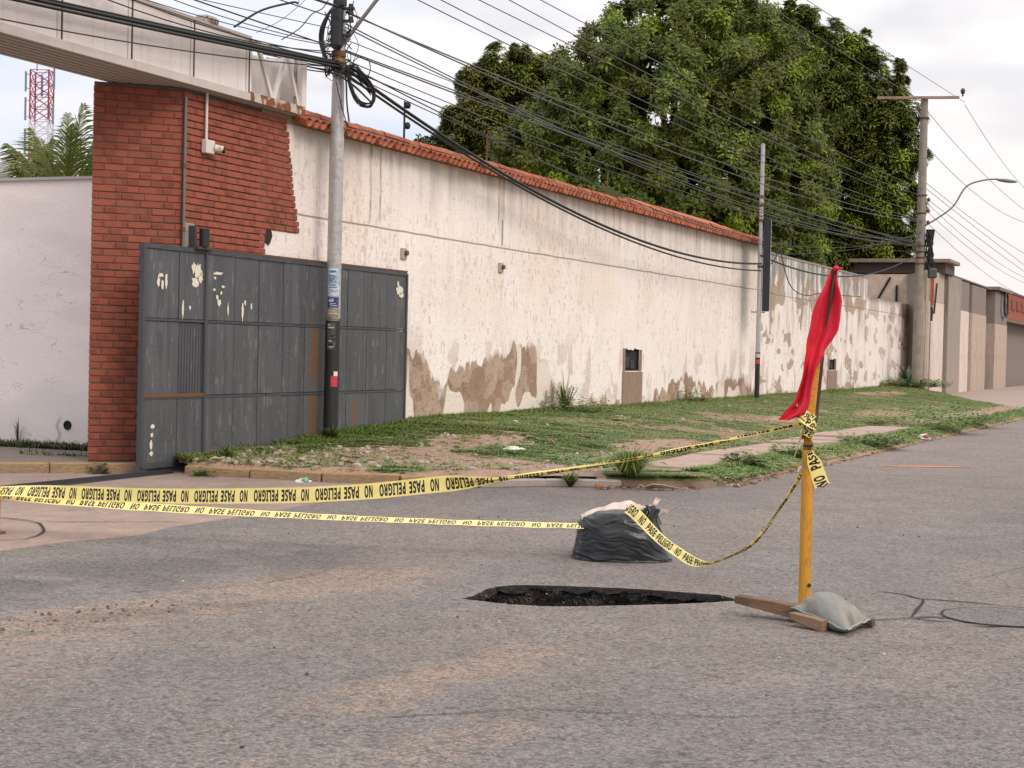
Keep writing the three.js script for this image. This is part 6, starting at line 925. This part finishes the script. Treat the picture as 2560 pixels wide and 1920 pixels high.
  part(f, 'knot_end', taper([V(0.0, 0.005, 0.03), V(0.014, 0.008, 0.035), V(0.026, 0.004, 0.035), V(0.034, 0.012, 0.03)], [0.006, 0.005, 0.007, 0.002], 8), cm);
}
// caution tape
const tapeTex = (() => {
  const c = document.createElement('canvas'); c.width = 1024; c.height = 224; const x = c.getContext('2d'); x.fillStyle = '#f8e58e'; x.fillRect(0, 0, 1024, 224);
  x.fillStyle = '#0d0d0c'; x.textBaseline = 'middle'; x.textAlign = 'left';
  const word = (w, x0, wd) => { x.save(); x.font = 'bold 224px sans-serif'; const m = x.measureText(w).width; x.translate(x0, 112); x.scale(wd / m, 1.0); x.lineWidth = 9; x.strokeStyle = '#0d0d0c'; x.lineJoin = 'round'; x.strokeText(w, 0, 0); x.fillText(w, 0, 0); x.restore(); };
  word('PELIGRO', 20, 420); word('PASE', 752, 248); word('NO', 535, 140);
  const t = new THREE.CanvasTexture(c); t.colorSpace = THREE.SRGBColorSpace; t.wrapS = THREE.RepeatWrapping; t.wrapT = THREE.ClampToEdgeWrapping; t.needsUpdate = true; return t;
})();
M.tape = new THREE.MeshPhysicalMaterial({ map: tapeTex, roughness: 0.38, transmission: 0.12, thickness: 0, side: THREE.DoubleSide, color: lin(1.0, 0.98, 0.95) });
const PER = 0.475;
function ribbon(pts, width, ang, u0, dirU, flip, seed, crinkle = 0.004, bunch = () => 0) {   // pts in metres; ang(t) turns the band about its length; bunch(t) gathers it into a cord
  const c = new THREE.CatmullRomCurve3(pts.map(p => V(...p)), false, 'catmullrom', 0.4), L = c.getLength(), n = Math.round(L / 0.018), up = V(0, 1, 0);
  return grid(8, n, (q, v) => {
    const p = c.getPointAt(v), t = c.getTangentAt(v), s = t.clone().cross(up).normalize(), b = s.clone().cross(t).normalize(), a = ang(v) + 0.12 * (fbm(v * L * 2.2, 3, 3, seed) - 0.5), w = width * (1 - 0.84 * bunch(v)), k = q - 0.5;
    const cup = bunch(v), o = Math.sin(k * 6.283 * (1 + cup)) * cup * width * 0.12 + crinkle * (fbm(v * L * 9, q * 2.5, 3, seed + 3) - 0.5) * 2;
    const e = b.clone().multiplyScalar(Math.cos(a)).addScaledVector(s, Math.sin(a)), nn = b.clone().multiplyScalar(-Math.sin(a)).addScaledVector(s, Math.cos(a));
    const P = p.clone().addScaledVector(e, k * w).addScaledVector(nn, o);
    return [P.x, P.y, P.z, u0 + dirU * v * L / PER, flip ? 1 - q : q];
  });
}
{
  const T1 = [[-3.639, 0.315, -11.8], [-3.418, 0.328, -11.692], [-3.044, 0.339, -11.511], [-2.505, 0.356, -11.249], [-1.99, 0.386, -10.998], [-1.339, 0.436, -10.681], [-0.875, 0.49, -10.455], [-0.43, 0.561, -10.239], [-0.144, 0.6, -10.099], [0.013, 0.631, -10.023], [0.297, 0.689, -9.884], [0.663, 0.768, -9.705], [0.973, 0.848, -9.554], [1.304, 0.936, -9.392], [1.62, 1.028, -9.235]];
  const a1 = t => -0.14 - 0.75 * sst(0.13, 0.0, t) + lerp(0, 1.15, sst(0.60, 0.70, t)) + 9 * sst(0.69, 1.0, t) * 0.55;
  solo('caution_tape', ribbon(T1, 0.100, a1, 0.05, -1, true, 501, 0.003, t => sst(0.61, 0.70, t) * (0.98 - 0.12 * sst(0.84, 0.93, t))), M.tape, 'upper yellow caution tape reading PELIGRO NO PASE, twisting up to the flag post', 'caution tape');
  const T2 = [[-3.655, 0.285, -11.85], [-3.316, 0.268, -11.796], [-2.94, 0.253, -11.737], [-2.601, 0.239, -11.683], [-2.098, 0.228, -11.604], [-1.602, 0.221, -11.526], [-1.113, 0.216, -11.448], [-0.631, 0.215, -11.372], [-0.155, 0.217, -11.297], [0.458, 0.223, -11.2], [0.52, 0.225, -11.17]];
  solo('caution_tape', ribbon(T2, 0.090, t => -lerp(0.85, 1.27, sst(0, 0.7, t)), 0.4, 1, true, 511, 0.004), M.tape, 'lower caution tape with mirrored lettering, running from the left to the rubbish bag', 'caution tape');
  const T3 = [[0.79, 0.372, -11.0], [0.827, 0.345, -10.93], [0.97, 0.21, -10.645], [1.069, 0.15, -10.434], [1.141, 0.117, -10.281], [1.22, 0.125, -10.108], [1.307, 0.187, -9.918], [1.41, 0.288, -9.689], [1.478, 0.414, -9.535], [1.552, 0.585, -9.366], [1.622, 0.76, -9.235]];
  solo('caution_tape', ribbon(T3, 0.082, t => -0.55 + 0.5 * sst(0.3, 0.55, t) + 5 * sst(0.55, 1, t), 0.2, 1, false, 521, 0.007, t => 0.25 * sst(0.0, 0.2, t) + 0.72 * sst(0.36, 0.5, t)), M.tape, 'short slack caution tape sagging from the rubbish bag to the yellow post', 'caution tape');
  // tape wound round the stake, and the loose end that hangs beside the pole
  const w = thing('caution_tape', 'crumpled caution tape wrapped round the stake under the flag, with a loose hanging end', 'caution tape', [1.645, 1.03, -9.21]);
  const coil = Array.from({ length: 40 }, (_, i) => { const a = i * 0.62, rr = 0.034 + 0.006 * Math.sin(i * 2.3); return [Math.cos(a) * rr, 0.05 - 0.0032 * i + 0.012 * Math.sin(i * 1.7), Math.sin(a) * rr]; });
  part(w, 'wrapped_turns', ribbon(coil, 0.055, t => 0.7 * Math.sin(t * 30), 0.1, 1, false, 531, 0.012, t => 0.35), M.tape);
  part(w, 'wrapped_turns', ribbon([[-0.012, 0.03, 0.045], [-0.06, 0.075, 0.05], [-0.095, 0.085, 0.04], [-0.05, 0.04, 0.05], [0.0, 0.0, 0.05], [0.03, -0.03, 0.04]], 0.07, t => 0.5 - t * 1.2, 0.3, 1, false, 533, 0.012, t => 0.2), M.tape);
  part(w, 'wrapped_turns', ribbon([[0.02, 0.0, 0.036], [0.024, -0.05, 0.037], [0.014, -0.09, 0.036], [0.022, -0.13, 0.036], [0.016, -0.16, 0.036]], 0.035, t => 0.6 + t * 2, 0.3, 1, false, 535, 0.008, t => 0.5), M.tape);
  const tail = grid(10, 30, (q, v) => { const cx = lerp(-0.002, 0.082, v) + 0.004 * Math.sin(v * 5), cy = lerp(-0.155, -0.345, v), wv = lerp(0.034, 0.084, sst(0, 0.35, v)), k = q - 0.5, dx = 0.90, dy = 0.36; return [cx + dx * k * wv, cy + dy * k * wv + (v > 0.96 ? 0.006 * Math.sin(q * 9) : 0), 0.042 + 0.010 * Math.sin(v * 6 + q * 2) + 0.006 * k, 0.53 + (1 - v) * 0.435, 1 - q]; });
  part(w, 'loose_end', tail, M.tape);
}
// the short yellow post at the left edge, where both tapes are tied
{
  const t = thing('barrier_post', 'short worn yellow post at the left picture edge where both tapes start', 'post', [-3.665, 0.008, -11.82]);
  part(t, 'pole', lathe([[0.05, 0], [0.05, 0.33], [0.045, 0.345], [0, 0.35]], 20), texmat(yellowT, 0.002, 0.7, { color: lin(0.95, 1.1, 2.2) })); part(t, 'foot', lathe([[0.0, 0.02], [0.09, 0.015], [0.085, 0.0]], 20), M.rust);
}

// ------------------------------------------------------------------ rubbish bag and sack
{
  const t = thing('rubbish_bag', 'full black plastic rubbish bag on the asphalt behind the sinkhole', 'bag', [0.775, 0, -11.30]);
  const prof = [[0, -0.345, 0.335], [0.02, -0.352, 0.345], [0.06, -0.338, 0.315], [0.12, -0.322, 0.285], [0.18, -0.315, 0.262], [0.235, -0.305, 0.235], [0.28, -0.275, 0.20], [0.315, -0.20, 0.17], [0.335, -0.10, 0.13], [0.345, 0.02, 0.03]];
  const bagAt = (u, v) => {
    const k = v * (prof.length - 1), i = Math.min(Math.floor(k), prof.length - 2), q = k - i, y = lerp(prof[i][0], prof[i + 1][0], q), x0 = lerp(prof[i][1], prof[i + 1][1], q), x1 = lerp(prof[i][2], prof[i + 1][2], q), a = u * 6.2832, ca = Math.cos(a), sa = Math.sin(a), e = 0.78, X = (x0 + x1) / 2 + (x1 - x0) / 2 * Math.sign(ca) * Math.pow(Math.abs(ca), e), Z = 0.27 * (1 - 0.42 * Math.pow(v, 2)) * (v > 0.8 ? 1 - (v - 0.8) * 2.2 : 1) * Math.sign(sa) * Math.pow(Math.abs(sa), e);
    const l = X * 0.95 - y * 0.35, c = y + X * 0.30 + 0.5 * X * X, wp = 0.10 * (fbm(X * 4 + 2, y * 4 + sa, 3, 609) - 0.5), rid = 1 - Math.abs(2 * fbm(l * 2.2 + 5, (c + wp) * 21, 3, 601) - 1), rid2 = 1 - Math.abs(2 * fbm(l * 6, (c + 1.6 * wp) * 48, 2, 603) - 1), fold = (0.0045 * Math.pow(rid, 2.5) + 0.0045 * Math.pow(rid2, 3) - 0.006) * sst(0, 0.06, v) + 0.03 * (fbm(X * 5 + sa, y * 6, 2, 605) - 0.5) * sst(0, 0.1, v);
    const N = V(ca, 0.25, sa); return [X + N.x * fold, Math.max(0.002, y + N.y * fold), Z + N.z * fold];
  };
  part(t, 'bag', grid(240, 90, (u, v) => { const p = bagAt(u, v); return [p[0], p[1], p[2], u, v]; }, true), mat([0.011, 0.0115, 0.013], 0.30));
  part(t, 'bag_neck', grid(40, 16, (u, v) => { const a = u * 6.283, rr = lerp(0.095, 0.03, v) * (1 + 0.22 * Math.sin(a * 7 + v * 2)); return [0.145 + 0.03 * v + Math.cos(a) * rr, 0.24 + 0.125 * v, 0.05 + Math.sin(a) * rr, u, v]; }, true), mat([0.018, 0.019, 0.021], 0.35));
  part(t, 'torn_edge', merge([0, 1, 2, 3].map(i => grid(4, 10, (u, v) => [0.17 + 0.03 * i * 0.5 + (u - 0.5) * 0.05 + 0.02 * Math.sin(v * 5 + i), 0.35 - 0.10 * v * (1 + 0.3 * i), 0.10 + 0.01 * i + 0.03 * v + 0.01 * Math.sin(u * 6), u, v]))), mat([0.02, 0.021, 0.023], 0.35));
  const sackT = texture(512, 512, (u, v) => { const w = Math.sin(u * 6.283 * 90) * Math.sin(v * 6.283 * 90), g = 0.5 + 0.25 * w + 0.25 * n2(u * 40, v * 40, 3, 40, 40), tt = 0.88 + 0.22 * fbm(u * 7, v * 7, 3, 5); return [0.62 * tt, 0.50 * tt, 0.43 * tt, g]; });
  const s = thing('sack', 'pale woven sack lying over the top of the black rubbish bag', 'sack', [0.775, 0.29, -11.32]), sm_ = texmat(sackT, 0.002, 0.9);
  part(s, 'cloth', grid(90, 40, (u, v) => {
    const x = lerp(-0.285, 0.165, u), top = u < 0.68 ? lerp(0.0, 0.088, Math.pow(sst(0, 1, u / 0.68), 0.9)) : lerp(0.088, 0.05, sst(0.68, 1, u)), a = (v - 0.5) * Math.PI * 1.12, hw = 0.17 * Math.pow(Math.sin(Math.PI * clamp(u * 0.9 + 0.06)), 0.6), n = 0.018 * (fbm(u * 7, v * 5, 4, 611) - 0.5) + 0.006 * Math.sin(u * 22 + v * 9);
    return [x + 0.01 * n, top * Math.cos(a) ** 2 - 0.05 * (1 - Math.cos(a)) * (1 - 0.5 * u) + 0.012 + n + (u < 0.04 ? -0.004 : 0), Math.sin(a) * hw, u * 0.6, v * 0.6];
  }), sm_);
  part(s, 'gathered_fold', (() => { const g = crumple(0.075, 0.04, 0.05, 21); return g.translate(0.08, 0.055, 0.085); })(), sm_);
  for (const [x, y, a, l] of [[0.20, 0.075, 0.9, 0.075], [0.225, 0.05, -0.15, 0.08], [0.235, 0.035, -0.5, 0.05], [0.16, 0.065, 0.3, 0.06]]) part(s, 'frayed_end', grid(4, 8, (u, v) => [x + Math.cos(a) * v * l - Math.sin(a) * (u - 0.5) * 0.026 * (1 + v), y + Math.sin(a) * v * l + Math.cos(a) * (u - 0.5) * 0.022, 0.04 + 0.015 * Math.sin(v * 5 + a), u, v]), sm_);
}

// ------------------------------------------------------------------ sandbag and boards at the foot of the post
{
  const bagT = texture(512, 512, (u, v) => { const w = Math.sin(u * 6.283 * 64) * 0.5 + Math.sin(v * 6.283 * 64) * 0.5, g = 0.5 + 0.25 * w + 0.3 * n2(u * 60, v * 60, 3, 60, 60), tt = 0.82 + 0.3 * fbm(u * 6, v * 6, 4, 5), st = sst(0.45, 0.7, fbm(u * 3 + 2, v * 3, 4, 9)); return [...mix3([0.28 * tt, 0.27 * tt, 0.24 * tt], [0.20 * tt, 0.16 * tt, 0.13 * tt], st * 0.9), g]; });
  const Lc = [1.495, -8.74], Fc = [1.70, -8.30], Rc = [1.875, -8.58], Bc = [1.67, -9.03], cx = 1.685, cz = -8.66;
  const t = thing('sandbag', 'grey-green woven sandbag lying on boards against the yellow post', 'sandbag', [cx, 0.0, cz]);
  const at = (u, v) => { const k = (a, b, c, d, i) => lerp(lerp(a[i], b[i], u), lerp(d[i], c[i], u), v); return [k(Lc, Fc, Rc, Bc, 0), k(Lc, Fc, Rc, Bc, 1)]; };
  const topS = (u, v, sgn) => { const p = at(u, v), U = 2 * u - 1, Vv = 2 * v - 1, pin = 1 - 0.16 * (1 - U * U) * 0 , f = Math.pow(Math.max(0, (1 - U * U) * (1 - Vv * Vv)), 0.62), pull = 0.05 * ((1 - U * U) * Math.sign(Vv) * Vv * Vv), wr = 0.010 * (fbm(u * 6, v * 6, 3, 621) - 0.5) * f + 0.007 * Math.sin((u + v) * 20) * (Math.abs(U) * Math.abs(Vv)) ** 0.5 * 0.6;
    const seamH = 0.045 + 0.03 * (1 - u) * (1 - v) - 0.012 * u * (1 - v); const x = lerp(p[0], cx, 0.09 * (1 - U * U) * Vv * Vv + 0.07 * (1 - Vv * Vv) * U * U), z = lerp(p[1], cz, 0.09 * (1 - U * U) * Vv * Vv + 0.07 * (1 - Vv * Vv) * U * U);
    return [x - cx, sgn > 0 ? seamH + 0.118 * f * (0.92 + 0.16 * v) + wr : Math.max(0.004, seamH - 0.075 * f), z - cz, u, v]; };
  part(t, 'bag', merge([grid(56, 56, (u, v) => topS(u, v, 1)), grid(56, 56, (u, v) => topS(u, v, -1))]), texmat(bagT, 0.004, 0.85));
  const edge = (a, b, n = 20) => Array.from({ length: n + 1 }, (_, i) => { const u = lerp(a[0], b[0], i / n), v = lerp(a[1], b[1], i / n), p = topS(u, v, 1); return V(p[0], p[1], p[2]); });
  part(t, 'seam', tube(edge([0, 0], [1, 0]), 0.006, 40, 6), mat([0.22, 0.26, 0.235], 0.8)); part(t, 'seam', tube(edge([1, 0], [1, 1]), 0.006, 40, 6), mat([0.3, 0.31, 0.27], 0.8));
  part(t, 'tear', (() => { const p = topS(0.70, 0.62, 1); return new THREE.SphereGeometry(1, 10, 8).scale(0.012, 0.003, 0.026).rotateY(0.5).translate(p[0], p[1] - 0.001, p[2]); })(), mat([0.17, 0.09, 0.06], 0.9));
  const board = (name, l, pts, h, th, m, label) => {   // a board on edge from a to b
    const [a, b] = pts, dx = b[0] - a[0], dz = b[2] - a[2], L = Math.hypot(dx, dz), g = rbox(L, h, th, 0.006, 0, 0, 0, 2), p = g.attributes.position;
    for (let i = 0; i < p.count; i++) { const f = p.getX(i) / L; if (f < -0.25) p.setY(i, p.getY(i) * (1 - 0.45 * sst(-0.25, -0.5, f)) + 0.012 * sst(-0.2, -0.5, f)); p.setY(i, p.getY(i) + 0.006 * (fbm(p.getX(i) * 9, p.getZ(i) * 9, 2, 631) - 0.5)); }
    g.computeVertexNormals(); const q = boxUV(g, 0.5), u = q.attributes.uv; for (let i = 0; i < u.count; i++) u.setXY(i, u.getY(i), u.getX(i));
    const me = solo(name, q, m, label, 'board'); me.position.set((a[0] + b[0]) / 2, (a[1] + b[1]) / 2, (a[2] + b[2]) / 2); me.rotation.set(0, Math.atan2(-dz, dx), Math.atan2(b[1] - a[1], L), 'YZX'); return me;
  };
  board('board', 0, [[1.235, 0.078, -8.93], [1.54, 0.052, -8.76]], 0.072, 0.085, M.wood, 'brown wooden board pointing left from the foot of the yellow post');
  board('board', 0, [[1.475, 0.045, -8.62], [1.62, 0.028, -8.45]], 0.062, 0.05, M.paleWood, 'short broken end of pale board sticking out under the front of the sandbag');
  board('board', 0, [[1.72, 0.022, -8.72], [1.905, 0.026, -8.62]], 0.038, 0.06, M.darkWood, 'dark board end under the right corner of the sandbag');
}
renderer.render(scene, camera);
